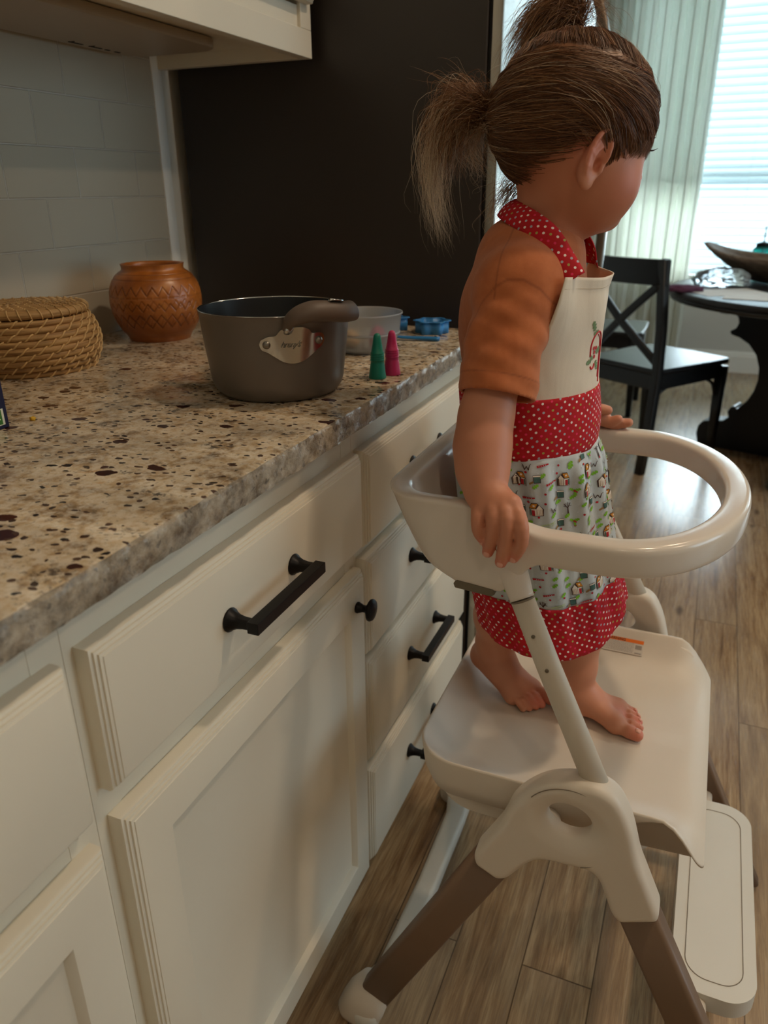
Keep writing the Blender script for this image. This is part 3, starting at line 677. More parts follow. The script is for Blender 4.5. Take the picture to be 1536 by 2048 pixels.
# ---------------------------------------------------------------- saucepan
def pan(cx, cy, z0):
    t = empty('saucepan', (cx, cy, z0)); tag(t, 'deep grey saucepan with a dark inside and a folded taupe handle', 'pot')
    body = tinted('grey_anodised', srgb(114, 106, 98), .36, .3, var=.02, scale=4, bscale=900, bstr=.08); ins = tinted('dark_nonstick', srgb(16, 18, 20), .42)
    H = .1055
    MB().lathe([(.0001, .0), (.068, .0), (.074, .0012), (.0785, .005), (.0828, .011), (.0852, .02), (.0912, .070), (.0940, .098), (.0952, H), (.0957, H + .0006)], (cx, cy, z0), 96).build('body', body, t, smooth=True)
    MB().lathe([(.0957, H + .0006), (.0955, H + .0014), (.0942, H + .0014), (.0937, H + .0002)], (cx, cy, z0), 96).build('rim', MAT['chrome'], t, smooth=True)
    MB().lathe([(.0937, H + .0002), (.0925, .098), (.0825, .02), (.076, .006), (.06, .004), (.0001, .004)], (cx, cy, z0), 96).build('interior', ins, t, smooth=True)
    # steel bracket: curved plate hugging the wall
    ang0 = math.radians(-47)
    def wall(a, h, off): r = .0855 + (h - .02) * (.0952 - .0855) / (H - .02) + off; return Vector((cx + r * math.cos(a), cy + r * math.sin(a), z0 + h))
    R0 = .089
    outline = [(-.0365, .080), (-.0385, .0745), (-.036, .068), (-.030, .0655), (-.022, .0600), (-.012, .0535), (0, .0510), (.012, .0535), (.022, .0600), (.030, .0660), (.036, .0700), (.0385, .0765), (.0365, .083), (.030, .0855), (.022, .0855), (.018, .090), (.010, .0935), (-.004, .0935), (-.014, .0915), (-.020, .0850), (-.028, .0840)]
    m = MB(); nn = 8
    pts = catmull([(a, b) for a, b in outline + outline[:1]], 3)[:-1]
    cxp, czp = 0.0, .0725; V = []
    for s in np.linspace(0, 1, nn): V += [tuple(wall(ang0 + (cxp + (p[0] - cxp) * s) / R0, czp + (p[1] - czp) * s, .0022)) for p in pts]
    V += [tuple(wall(ang0 + p[0] / R0, p[1], .0003)) for p in pts]
    k = len(pts); F = [(i * k + j, i * k + (j + 1) % k, (i + 1) * k + (j + 1) % k, (i + 1) * k + j) for i in range(nn) for j in range(k)]
    br = m.add(V, F).build('bracket', MAT['chrome'], t, auto=50)
    for s in (-1, 1):
        c = wall(ang0 + s * .0305 / R0, .0755 + .001 * s, .0022); n = Vector((math.cos(ang0 + s * .0305 / R0), math.sin(ang0 + s * .0305 / R0), 0))
        q = MB().lathe([(.0048, 0), (.0046, .0012), (.0036, .0024), (.002, .0031), (.0001, .0034)], (0, 0, 0), 20, axis='z'); Q = n.to_track_quat('Z', 'Y').to_matrix().to_4x4()
        q.V = [tuple(c + Q.to_3x3() @ Vector(v)) for v in q.V]; q.build('rivet', MAT['screw'], br, smooth=True)
    n = Vector((math.cos(ang0), math.sin(ang0), 0)); xd = Vector((-math.sin(ang0), math.cos(ang0), 0))
    text_part('engraving', "hreny's", .0100, MAT['screw'], br, frame(wall(ang0 - .004 / R0, .0740, .0026), xd, (0, 0, 1)), shear=.5, spacing=.85)
    # folded stay-cool handle
    sil = tinted('taupe_silicone', srgb(98, 82, 70), .5)
    def hp(ad, h, off): a = math.radians(ad); return wall(a, h, off)
    path = catmull([hp(-53, .092, .006), hp(-51, .1010, .010), hp(-46, .1085, .014), hp(-38, .1130, .017), hp(-28, .1120, .018), hp(-16, .1085, .018), hp(-7, .1075, .017), hp(-4, .1075, .017)], 6)
    k = len(path); R = [.0052 + .0082 * math.sin(min(1, (i / (k - 1)) * 1.9) * PI / 2) * (1 if i < k - 3 else (.86, .6, .15)[i - k + 3]) for i in range(k)]
    h = MB().tube(path, R, 20, up=(0, 0, 1), prof=[(.95 * math.cos(2 * PI * j / 20), .72 * math.sin(2 * PI * j / 20)) for j in range(20)]).build('handle', sil, t, smooth=True)
    MB().tube([hp(-27, .1228, .018), hp(-25.5, .1245, .018), hp(-17, .1218, .018), hp(-15.5, .120, .018)], [.001, .0045, .0045, .001], 12, up=(0, 0, 1), prof=[(.35 * math.cos(2 * PI * j / 12), .9 * math.sin(2 * PI * j / 12)) for j in range(12)]).build('hanging_loop', MAT['chrome'], h, smooth=True)
    MB().tube([hp(-51, .090, .004), hp(-50, .097, .007)], .0075, 12, up=(1, 0, 0), prof=[(.6 * math.cos(2 * PI * j / 12), 1.2 * math.sin(2 * PI * j / 12)) for j in range(12)]).build('hinge', MAT['chrome'], h, smooth=True)
pan(-.099, -.0086, CT)
# ---------------------------------------------------------------- clear tub with lid ring, toys inside
t = empty('clear_tub', (-.10, .275, CT)); tag(t, 'round clear plastic tub behind the saucepan holding pink and beige pieces', 'tub')
MAT['tub'] = N('tub_plastic', (.90, .93, .95, 1), .28, Transmission_Weight=.72, IOR=1.2).m
MB().lathe([(.0001, .0), (.044, .0), (.048, .003), (.0535, .028), (.0545, .0285), (.0555, .031), (.0585, .058), (.0605, .0585), (.0605, .061), (.0580, .0610), (.0545, .032), (.0515, .028), (.046, .004), (.0001, .0018)], (-.10, .275, CT), 64).build('bowl', MAT['tub'], t, smooth=True)
MB().lathe([(.0543, .0275), (.0565, .0275), (.0565, .031), (.0548, .031)], (-.10, .275, CT), 64, closed=True).build('ring', MAT['tub'], t, smooth=True)
def blob(name, loc, sc, mat, label, cat):
    bm = bmesh.new(); bmesh.ops.create_uvsphere(bm, u_segments=24, v_segments=16, radius=1)
    for v in bm.verts: k = 1 - .18 * v.co.z; v.co = Vector((v.co.x * sc[0] * k, v.co.y * sc[1] * k, v.co.z * sc[2]))
    me = bpy.data.meshes.new(name); bm.to_mesh(me); bm.free(); me.materials.append(mat)
    for p in me.polygons: p.use_smooth = True
    o = bpy.data.objects.new(name, me); COL.objects.link(o); o.location = loc; tag(o, label, cat)
blob('toy_egg', (-.073, .263, CT + .0215), (.015, .015, .0185), tinted('pink_plastic', srgb(205, 52, 96), .4), 'pink plastic egg inside the clear tub', 'toy')
blob('toy_ball', (-.120, .262, CT + .0175), (.0145, .0145, .0145), tinted('beige_rubber', srgb(212, 176, 136), .5), 'beige ball inside the clear tub', 'toy')
# ---------------------------------------------------------------- silicone cones
def cone(name, x, y, col, label):
    m = MB().lathe([(.0001, .0), (.0118, .0), (.0121, .001), (.0112, .008), (.0096, .020), (.0090, .0235), (.0098, .0245), (.0098, .0258), (.0092, .0266), (.0097, .0276), (.0097, .0288), (.0091, .0296), (.0096, .0306), (.0096, .0318), (.0090, .0326), (.0094, .0336), (.0094, .0348), (.0084, .0358), (.0066, .046), (.0056, .053), (.0049, .0575), (.0036, .0598), (.0018, .0609), (.0001, .0612)], (0, 0, 0), 40)
    o = m.build(name, tinted(name + '_silicone', col, .45, var=.03), smooth=True); o.location = (x, y, CT); tag(o, label, 'bottle stopper', 'silicone stoppers by the saucepan')
cone('bottle_stopper', -.003, .096, srgb(10, 124, 104), 'green ribbed silicone stopper standing beside the saucepan')
cone('bottle_stopper', .0075, .1235, srgb(188, 36, 96), 'pink ribbed silicone stopper just behind the green one')
# ---------------------------------------------------------------- blue cookie cutters and blue spoon
BL = tinted('blue_plastic', srgb(56, 132, 196), .4)
def cutter(name, cx, cy, f, h, label, wall=.0012):
    n = 96; V = []; F = []
    for r_, z in ((0, 0), (0, h), (-wall, h), (-wall, 0)):
        for i in range(n): a = 2 * PI * i / n; r = f(a) + r_; V.append((r * math.cos(a), r * math.sin(a), z))
    for k in range(4):
        for i in range(n): F.append((k * n + i, k * n + (i + 1) % n, ((k + 1) % 4) * n + (i + 1) % n, ((k + 1) % 4) * n + i))
    # flange on the top edge
    for r_, z in ((.004, h), (.004, h + .0015), (-wall, h + .0015), (-wall, h)):
        for i in range(n): a = 2 * PI * i / n; r = f(a) + r_; V.append((r * math.cos(a), r * math.sin(a), z))
    for k in range(4):
        for i in range(n): F.append((4 * n + k * n + i, 4 * n + k * n + (i + 1) % n, 4 * n + ((k + 1) % 4) * n + (i + 1) % n, 4 * n + ((k + 1) % 4) * n + i))
    mb = MB(); mb.V = V; mb.F = F; o = mb.build(name, BL, smooth=True); o.location = (cx, cy, CT); o.rotation_euler = (0, 0, .3); tag(o, label, 'cookie cutter', 'blue cookie cutters near the fridge'); return o
cutter('cookie_cutter', -.052, .465, lambda a: .027 + .0035 * math.cos(6 * a), .021, 'blue flower-edged cookie cutter near the corner by the fridge')
cutter('cookie_cutter', -.128, .470, lambda a: .020 + .005 * math.cos(5 * a), .022, 'smaller blue cookie cutter farther back, behind the tub')
o = MB().tube(catmull([(-.10, .372, CT + .006), (-.07, .378, CT + .0045), (-.04, .385, CT + .004), (-.012, .388, CT + .004)], 6), [.004 + .002 * (i / 18) for i in range(19)], 12, up=(0, 0, 1), prof=[(.55 * math.cos(2 * PI * j / 12), 1.2 * math.sin(2 * PI * j / 12)) for j in range(12)]).build('spoon', tinted('blue_spoon', srgb(40, 120, 180), .4), smooth=True)
tag(o, 'blue plastic spoon handle lying in front of the cookie cutters', 'spoon')
# ---------------------------------------------------------------- navy carton, crumb
t = empty('carton', (-.33, -.345, CT)); tag(t, 'navy blue carton at the left edge of the worktop', 'box')
MB().box(-.345, -.293, -.42, -.270, CT, CT + .19).build('box', tinted('navy_card', srgb(22, 26, 62), .45), t, bevel=.0012)
lb = MB().box(-.2930, -.2926, -.36, -.2755, CT + .0045, CT + .0225).build('label', tinted('label_card', srgb(216, 218, 200), .6), t); lb['label'] = 'cream and green printed label'
MB().box(-.2926, -.2924, -.36, -.2785, CT + .0055, CT + .0215).build('green_band', tinted('green_ink', srgb(56, 112, 44), .6), lb)
text_part('writing', 'ORGANIC', .0085, tinted('cream_ink', srgb(232, 232, 205), .6), lb, frame((-.2923, -.300, CT + .0132), (0, 1, 0), (0, 0, 1)))
o = MB(); bm = bmesh.new(); bmesh.ops.create_icosphere(bm, subdivisions=2, radius=.0032); o.V = [tuple(v.co * (1 + .3 * math.sin(v.co.x * 2100 + v.index)) + Vector((-.289, -.241, CT + .0021))) for v in bm.verts]; o.V = [(x, y, max(z, CT)) for x, y, z in o.V]; o.F = [tuple(v.index for v in f.verts) for f in bm.faces]; bm.free()
o = o.build('crumb', tinted('yellow_crumb', srgb(214, 168, 32), .6), smooth=True); tag(o, 'small yellow crumb on the worktop near the navy carton', 'crumb')
# ---------------------------------------------------------------- implicit surfaces on a grid
class SDF:
    def __init__(s, lo, hi, h):
        s.lo = np.array(lo, float); s.h = h; s.n = np.ceil((np.array(hi) - s.lo) / h).astype(int) + 1
        s.D = np.full(tuple(s.n), .05, dtype=np.float32)
        s.ax = [s.lo[i] + h * np.arange(s.n[i]) for i in range(3)]
    def reg(s, lo, hi, pad):
        a = np.clip(np.floor((np.array(lo) - pad - s.lo) / s.h).astype(int), 0, s.n); b = np.clip(np.ceil((np.array(hi) + pad - s.lo) / s.h).astype(int) + 1, 0, s.n)
        sl = tuple(slice(a[i], b[i]) for i in range(3))
        return sl, (s.ax[0][sl[0]][:, None, None], s.ax[1][sl[1]][None, :, None], s.ax[2][sl[2]][None, None, :])
    def op(s, f, lo, hi, k=.01, mode='u'):
        sl, (x, y, z) = s.reg(lo, hi, .012 + k)
        if min(q.stop - q.start for q in sl) <= 0: return
        d = f(x, y, z).astype(np.float32); a = s.D[sl]
        if mode == 'u':
            h = np.maximum(k - np.abs(a - d), 0) / k; s.D[sl] = np.minimum(a, d) - h * h * k * .25
        elif mode == 's':
            d = -d; h = np.maximum(k - np.abs(a - d), 0) / k; s.D[sl] = np.maximum(a, d) + h * h * k * .25
    def ell(s, c, r, k=.01, R=None, mode='u'):
        c = np.array(c, float); r = np.array(r, float); m = r.max()
        def f(x, y, z):
            X, Y, Z = x - c[0], y - c[1], z - c[2]
            if R is not None: X, Y, Z = (R[0][0] * X + R[0][1] * Y + R[0][2] * Z), (R[1][0] * X + R[1][1] * Y + R[1][2] * Z), (R[2][0] * X + R[2][1] * Y + R[2][2] * Z)
            k0 = np.sqrt((X / r[0]) ** 2 + (Y / r[1]) ** 2 + (Z / r[2]) ** 2); k1 = np.sqrt((X / r[0] ** 2) ** 2 + (Y / r[1] ** 2) ** 2 + (Z / r[2] ** 2) ** 2) + 1e-9
            return k0 * (k0 - 1) / k1
        s.op(f, c - m, c + m, k, mode)
    def cap(s, a, b, ra, rb, k=.01, mode='u', sq=None):
        a = np.array(a, float); b = np.array(b, float); ba = b - a; L = float(ba @ ba)
        def f(x, y, z):
            X, Y, Z = x - a[0], y - a[1], z - a[2]
            t = np.clip((X * ba[0] + Y * ba[1] + Z * ba[2]) / L, 0, 1)
            X, Y, Z = X - t * ba[0], Y - t * ba[1], Z - t * ba[2]
            if sq is not None:
                n = sq[0]; q = sq[1]; dn = X * n[0] + Y * n[1] + Z * n[2]; e = (1 / q - 1)
                X, Y, Z = X + n[0] * dn * e, Y + n[1] * dn * e, Z + n[2] * dn * e
            return np.sqrt(X * X + Y * Y + Z * Z) - (ra + (rb - ra) * t)
        m = max(ra, rb); s.op(f, np.minimum(a, b) - m, np.maximum(a, b) + m, k, mode)
    def chain(s, pts, rs, k=.006, sq=None):
        for i in range(len(pts) - 1): s.cap(pts[i], pts[i + 1], rs[i], rs[i + 1], k, sq=sq)
    def mesh(s):
        D = s.D; n = D.shape; neg = D < 0
        lo = [0, 0, 0]
        acc = {}
        S = np.zeros((n[0] - 1, n[1] - 1, n[2] - 1), dtype=np.int8)
        for i in (0, 1):
            for j in (0, 1):
                for k in (0, 1): S += neg[i:n[0] - 1 + i, j:n[1] - 1 + j, k:n[2] - 1 + k]
        cells = np.argwhere((S > 0) & (S < 8)); idx = np.full(S.shape, -1, dtype=np.int32); idx[tuple(cells.T)] = np.arange(len(cells))
        P = np.zeros((len(cells), 3)); C = np.zeros(len(cells))
        cor = [(i, j, k) for i in (0, 1) for j in (0, 1) for k in (0, 1)]
        val = {c: D[cells[:, 0] + c[0], cells[:, 1] + c[1], cells[:, 2] + c[2]].astype(float) for c in cor}
        for a in cor:
            for ax in range(3):
                if a[ax]: continue
                b = list(a); b[ax] = 1; b = tuple(b); va, vb = val[a], val[b]; m = (va < 0) != (vb < 0)
                t = va[m] / (va[m] - vb[m]); p = np.tile(np.array(a, float), (m.sum(), 1)); p[:, ax] += t; P[m] += p; C[m] += 1
        V = s.lo + s.h * (cells + P / C[:, None])
        Fs = []
        for ax in range(3):
            sl0 = [slice(None)] * 3; sl1 = [slice(None)] * 3; sl0[ax] = slice(0, -1); sl1[ax] = slice(1, None)
            A = neg[tuple(sl0)]; B = neg[tuple(sl1)]; e = np.argwhere(A != B)
            o1, o2 = [(1, 2), (2, 0), (0, 1)][ax]
            ok = (e[:, o1] > 0) & (e[:, o2] > 0) & (e[:, o1] < n[o1] - 1) & (e[:, o2] < n[o2] - 1); e = e[ok]
            def g(d1, d2): q = e.copy(); q[:, o1] -= d1; q[:, o2] -= d2; return idx[q[:, 0], q[:, 1], q[:, 2]]
            Q = np.stack([g(1, 1), g(0, 1), g(0, 0), g(1, 0)], 1); fl = ~A[tuple(e.T)]
            Q[fl] = Q[fl][:, ::-1]; Fs.append(Q)
        return V, np.concatenate(Fs)
    def build(s, name, mat, parent=None, smooth_it=2, mats=None):
        V, Q = s.mesh()
        for _ in range(smooth_it):   # light Laplacian relax
            acc = np.zeros_like(V); cnt = np.zeros(len(V))
            for a, b in ((0, 1), (1, 2), (2, 3), (3, 0)):
                np.add.at(acc, Q[:, a], V[Q[:, b]]); np.add.at(acc, Q[:, b], V[Q[:, a]]); np.add.at(cnt, Q[:, a], 1); np.add.at(cnt, Q[:, b], 1)
            V = V * .5 + .5 * acc / np.maximum(cnt, 1)[:, None]
        return np_mesh(name, V, Q, mat, parent, mats)
def np_mesh(name, V, Q, mat, parent=None, mats=None, smooth=True):
    me = bpy.data.meshes.new(name); me.vertices.add(len(V)); me.vertices.foreach_set('co', np.asarray(V, dtype=np.float32).ravel())
    k = Q.shape[1]; me.loops.add(len(Q) * k); me.loops.foreach_set('vertex_index', np.asarray(Q, dtype=np.int32).ravel())
    me.polygons.add(len(Q)); me.polygons.foreach_set('loop_start', np.arange(0, len(Q) * k, k, dtype=np.int32)); me.polygons.foreach_set('loop_total', np.full(len(Q), k, dtype=np.int32))
    if smooth: me.polygons.foreach_set('use_smooth', np.ones(len(Q), dtype=bool))
    me.update(calc_edges=True); me.validate()
    for q in (mats or [mat]): me.materials.append(q)
    o = bpy.data.objects.new(name, me); COL.objects.link(o)
    if parent: o.parent = parent; o.matrix_parent_inverse = parent_world(parent).inverted()
    return o
# ---------------------------------------------------------------- toddler standing tower
YC = .071; HW = .205
tower = empty('toddler_tower', (.34, YC, 0)); tag(tower, 'cream and brown standing tower chair carrying the girl at the worktop', 'toddler tower')
def sstep(a, b, x): t = min(1, max(0, (x - a) / (b - a))); return t * t * (3 - 2 * t)
def rail():
    half = [(.106, y) for y in np.linspace(0, -.150, 12)] + [(.106 + .053 * (1 - math.cos(a)), -.150 - .055 * math.sin(a)) for a in np.linspace(.12, PI / 2, 12)] + [(x, -HW) for x in np.linspace(.172, .335, 22)]
    half += [(.344 + .1275 * math.sin(a), -HW * math.cos(a)) for a in np.linspace(.06, PI / 2, 26)]
    full = half + [(x, -y) for x, y in half[-2:0:-1]]
    n = len(full); V = []; K = 28
    for i, (x, y) in enumerate(full):
        a = Vector((*full[i - 1], 0)); b = Vector((*full[(i + 1) % n], 0)); tn = (b - a).normalized(); nr = Vector((tn.y, -tn.x, 0))
        if nr.dot(Vector((x - .29, y, 0))) < 0: nr = -nr
        zt = .825 + .022 * (1 - sstep(.200, .290, x)) - .003 * (1 - sstep(.11, .16, x))
        zb = .784 - .036 * sstep(.300, .262, x) if False else .784
        zb = .789 - .042 * (1 - sstep(.238, .282, x)) + .012 * (1 - sstep(.13, .19, x)) + .004 * (1 - sstep(.106, .13, x))
        th = .0155 - .002 * (1 - sstep(.2, .3, x)); sh = .036 * (1 - sstep(.115, .235, x))
        zc, hz = (zt + zb) / 2, (zt - zb) / 2
        for j in range(K):
            q = 2 * PI * j / K; c, s_ = math.cos(q), math.sin(q)
            e = 2 / 4.6; u = math.copysign(abs(c) ** e, c) * th; w = math.copysign(abs(s_) ** (2 / (4.2 + 40 * max(0, hz - .024))), s_) * hz
            if w > hz - .010: pass
            low = max(0, (hz - w) / (2 * hz)); flare = .006 * (1 - sstep(.2, .3, x)) * max(0, 1 - (hz - w) / .014) ** 2
            p = Vector((x, y + YC, zc + w)) + nr * (u * (1 - .30 * low * (1 - sstep(.2, .3, x))) + flare * (1 if u > 0 else 0)) + Vector((sh * low ** 1.2, 0, 0))
            V.append(tuple(p))
    F = [(i * K + j, i * K + (j + 1) % K, ((i + 1) % n) * K + (j + 1) % K, ((i + 1) % n) * K + j) for i in range(n) for j in range(K)]
    mb = MB(); mb.V = V; mb.F = F
    return mb.build('guard_rail', MAT['plastic_gloss'], tower, smooth=True)
grail = rail()
for s in (-1, 1):
    yy = lambda d: YC + s * d
    nk = MB().tube(catmull([(.230, yy(.1960), .794), (.243, yy(.1990), .780), (.255, yy(.2060), .766), (.2665, yy(.2145), .746)], 6), [.012, .015, .0175, .0185, .0190, .0192, .0190, .0188, .0186, .019, .0182, .0174, .0166, .016, .0155, .015, .0145, .0143, .0142], 24, up=(0, 1, 0), prof=[(.92 * math.cos(2 * PI * j / 24), .98 * math.sin(2 * PI * j / 24)) for j in range(24)])
    nk.build('rail_neck', MAT['plastic_gloss'], grail, smooth=True)
    MB().prism([(.190, .744), (.232, .741), (.236, .7445), (.234, .750), (.192, .754), (.188, .749)], yy(.198), yy(.214), 'y').build('clip', MAT['clip'], grail, bevel=.001)
    tb = MB().tube([(.2668, yy(.2145), .7455), (.302, yy(.2205), .672), (.339, yy(.227), .598), (.374, yy(.233), .527)], [.0134, .0138, .0143, .0146], 28, up=(0, 1, 0), prof=[(.80 * math.cos(2 * PI * j / 28), 1.0 * math.sin(2 * PI * j / 28)) for j in range(28)]).build('upright_tube', MAT['tube_metal'], tower, smooth=True)
    MB().tube([(.2666, yy(.2144), .7460), (.2672, yy(.2146), .7448)], .0137, 28, up=(0, 1, 0), prof=[(.82 * math.cos(2 * PI * j / 28), 1.0 * math.sin(2 * PI * j / 28)) for j in range(28)]).build('seam_ring', MAT['seam'], tb, smooth=True)
    for f in (.16, .33):
        c = Vector((.2668 + .1072 * f, yy(.2145 + .0185 * f + .0108), .7455 - .2185 * f)); R = Matrix.Rotation(math.radians(90), 3, 'X')
        q = MB().lathe([(.0001, 0), (.0022, 0), (.0022, .0012), (.0012, .0012), (.0011, .0006), (.0001, .0006)], (0, 0, 0), 14); q.V = [tuple(c + Vector((v[0], s * v[2] * 1.0, v[1]))) for v in q.V]; q.build('screw', MAT['screw'], tb)
    # moulded hinge housing with its eye
    yo = YC + s * .237
    G = SDF((.215, yo - .035, .345), (.495, yo + .035, .575), .0021)
    def ext(d2, y): w = np.abs(y - yo) - .019; r = .010; a = d2 + r; b = w + r; return np.minimum(np.maximum(a, b), 0) + np.sqrt(np.maximum(a, 0) ** 2 + np.maximum(b, 0) ** 2) - r
    def seg2(x, z, a, b, ra, rb):
        X, Z = x - a[0], z - a[1]; dx, dz = b[0] - a[0], b[1] - a[1]; t = np.clip((X * dx + Z * dz) / (dx * dx + dz * dz), 0, 1); return np.hypot(X - t * dx, Z - t * dz) - (ra + (rb - ra) * t)
    def smn(a, b, k): h = np.maximum(k - np.abs(a - b), 0) / k; return np.minimum(a, b) - h * h * k * .25
    def body(x, y, z):
        d = np.hypot(x - .346, z - .487) - .0585
        d = smn(d, seg2(x, z, (.262, .397), (.305, .470), .0255, .030), .035)
        d = smn(d, seg2(x, z, (.4265, .390), (.372, .520), .0275, .0245), .03)
        # square ends of the sleeves
        for c, n in (((.2525, .378), (-.44, -.898)), ((.4335, .374), (.435, -.90))): d = np.maximum(d, (x - c[0]) * n[0] + (z - c[1]) * n[1])
        return ext(d + 0 * y, y)
    G.op(body, (.2, yo - .03, .34), (.5, yo + .03, .58), .001)
    ca, sa = math.cos(-.25), math.sin(-.25)
    def eye(x, y, z):
        X, Z = (x - .344) * ca + (z - .490) * sa, -(x - .344) * sa + (z - .490) * ca
        q = np.sqrt((X / .0255) ** 2 + (Z / .0215) ** 2); d = (q - 1) * .020
        w = np.abs(y - yo); return d - .015 * np.clip((w - .004) / .015, 0, 1) ** 2
    G.op(eye, (.31, yo - .03, .46), (.38, yo + .03, .52), .006, 's')
    hs = G.build('hinge_housing', MAT['plastic'], tower)
    ys = yo + s * .0184
    MB().tube([(.346 + .0545 * math.cos(a), ys, .487 + .0545 * math.sin(a)) for a in np.linspace(-1.25, 2.55, 40)], .0006, 5).build('seam', MAT['seam'], hs)
    MB().tube([(.262 + .012, ys, .4435), (.283, ys, .434), (.300, ys, .4255)], .0006, 5).build('seam', MAT['seam'], hs)
    rl = MB().tube([(.262, yo, .397), (.176, yo, .222), (.088, yo + s * .0, .042)], .0235, up=(0, 1, 0), prof=rrect(.60, 1.0, .28, 5)); rl.build('rear_leg', MAT['brown_leg'], tower, smooth=True)
    fl = MB().tube([(.4265, yo, .390), (.52, yo, .196), (.614, yo, .001)], .0235, up=(0, 1, 0), prof=rrect(.60, 1.0, .28, 5)); fl.build('front_leg', MAT['brown_leg'], tower, smooth=True)
for x0, nm in ((.085, 'rear_floor_bar'),):
    V = MB().tube([(x0, YC - .268, .022), (x0, YC - .262, .022), (x0, YC - .21, .024), (x0 + (.006 if x0 < .3 else -.006), YC - .17, .018), (x0 + (.008 if x0 < .3 else -.008), YC, .017), (x0 + (.006 if x0 < .3 else -.006), YC + .17, .018), (x0, YC + .21, .024), (x0, YC + .262, .022), (x0, YC + .268, .022)], [.008, .0170, .0200, .0160, .0150, .0160, .0200, .0170, .008], up=(0, 0, 1), prof=rrect(.95, 1.18, .5, 5))
    V.build(nm, MAT['plastic_white'], tower, smooth=True)
for s in (-1, 1):
    MB().tube([(.066, YC + s * .240, .0), (.070, YC + s * .240, .012), (.080, YC + s * .239, .036), (.094, YC + s * .237, .066)], [.026, .0315, .0310, .0255], up=(0, 1, 0), prof=rrect(.86, 1.05, .6, 6)).build('foot_cap', MAT['plastic'], tower, smooth=True)
# platform shell
def platform():
    x0, x1, hw = .135, .495, .207
    def outline(ins, n=14):
        P = []; X0, X1, H = x0 + ins, x1 - ins * .15, hw - ins
        rb, rf = max(.008, .058 - ins * .8), max(.004, .016 - ins * .3)
        cor = [(X1 - rf, H - rf, rf, 0), (X0 + rb, H - rb, rb, PI / 2), (X0 + rb, -H + rb, rb, PI), (X1 - rf, -H + rf, rf, 3 * PI / 2)]
        for ci, (cx, cy, r, a0) in enumerate(cor):
            for i in range(n): a = a0 + PI / 2 * i / (n - 1); P.append((cx + r * math.cos(a), cy + r * math.sin(a)))
            nx = cor[(ci + 1) % 4]; A = P[-1]; a = nx[3]; B = (nx[0] + nx[2] * math.cos(a), nx[1] + nx[2] * math.sin(a))
            for i in range(1, 24): P.append((A[0] + (B[0] - A[0]) * i / 24, A[1] + (B[1] - A[1]) * i / 24))
        return P
    FL = .4475
    def rimf(x): return 1 - sstep(.440, .497, x)
    def drop(x): return .016 * max(0, (x - .462) / .033) ** 2
    def thick(x): return .062 - .056 * sstep(.34, .465, x)
    V = []; rings = []
    top = [(.012, -1), (.0035, -2), (-.0005, -3), (.0, 1.0), (.0022, 1.0), (.0045, .95), (.008, .86), (.014, .70), (.022, .50), (.032, .31), (.044, .15), (.058, .05), (.075, 0), (.11, 0), (.16, 0), (.19, 0)]
    for ins, k in top:
        for (x, y) in outline(ins):
            top_z = FL + .0435 * rimf(x) - drop(x)
            if k == -1: z = top_z - thick(x)
            elif k == -2: z = top_z - thick(x) * .62
            elif k == -3: z = top_z - .003
            else: z = FL + .0435 * rimf(x) * k - drop(x)
            V.append((x, y + YC, z))
        rings.append(ins)
    n = len(outline(0)); k = len(top)
    F = [(i * n + j, i * n + (j + 1) % n, (i + 1) * n + (j + 1) % n, (i + 1) * n + j) for i in range(k - 1) for j in range(n)]
    F += [tuple(range(n))[::-1], tuple(range((k - 1) * n, k * n))]
    mb = MB(); mb.V = V; mb.F = F; o = mb.build('platform', MAT['plastic'], tower, smooth=True)
    P = rrect(.115, .165, .05, 10); und = MB().prism([(.30 + a * 1.25, YC + b * 1.10) for a, b in P], .398, .440, 'z').build('support_pan', MAT['plastic'], o, bevel=.006, seg=3)
    for s in (-1, 1): MB().tube([(.30, YC + s * .15, .425), (.32, YC + s * .235, .455)], .018, 12).build('pivot', MAT['plastic'], o, smooth=True)
    return o
plat = platform()
# step board
sb = MB().prism([(.5385 + a, YC + .008 + b) for a, b in rrect(.0525, .182, .040, 10)], .172, .200, 'z').build('step_board', MAT['plastic_white'], tower, bevel=.010, seg=4)
MB().tube([(.5385 + a, YC + .008 + b, .2002) for a, b in rrect(.036, .160, .028, 8)], .0006, 5, closed=True).build('groove', MAT['seam'], sb)
for s in (-1, 1): MB().tube([(.522, YC + .008 + s * .15, .182), (.524, YC + s * .225, .182)], .010, 12).build('bracket', MAT['plastic'], sb, smooth=True)
# warning sticker on the far inner wall
S0 = Vector((.355, YC + .1842, .4705)); up = Vector((0, .74, .67)).normalized(); Mx = frame(S0, (1, 0, 0), up)
stk = MB().box(-.033, .033, -.0125, .0125, 0, .0004); stk.V = [tuple(Mx @ Vector(v)) for v in stk.V]
st = stk.build('warning_sticker', tinted('sticker_white', srgb(205, 196, 184), .5), plat); st['label'] = 'grey printed sticker with an orange WARNING band'
ob = MB().box(-.033, .033, .0068, .0125, .0004, .0006); ob.V = [tuple(Mx @ Vector(v)) for v in ob.V]; ob.build('orange_band', tinted('sticker_orange', srgb(232, 112, 12), .5), st)
ink = tinted('sticker_ink', srgb(40, 34, 32), .6)
text_part('writing', 'WARNING', .0062, ink, st, Mx @ Matrix.Translation((-.010, .0096, .0008)))
ln = MB(); rr = random.Random(4)
for r in range(8):
    x = -.031
    while x < .018:
        w = rr.uniform(.001, .004); ln.box(x, min(x + w, .019), .0050 - r * .0021, .0050 - r * .0021 + .0007, .0004, .0005); x += w + .0007
ln.box(.021, .031, -.003, .004, .0004, .0005); ln.box(.021, .031, -.0105, -.0085, .0004, .0005)
ln.V = [tuple(Mx @ Vector(v)) for v in ln.V]; ln.build('fine_print', tinted('sticker_grey', srgb(150, 140, 130), .6), st)
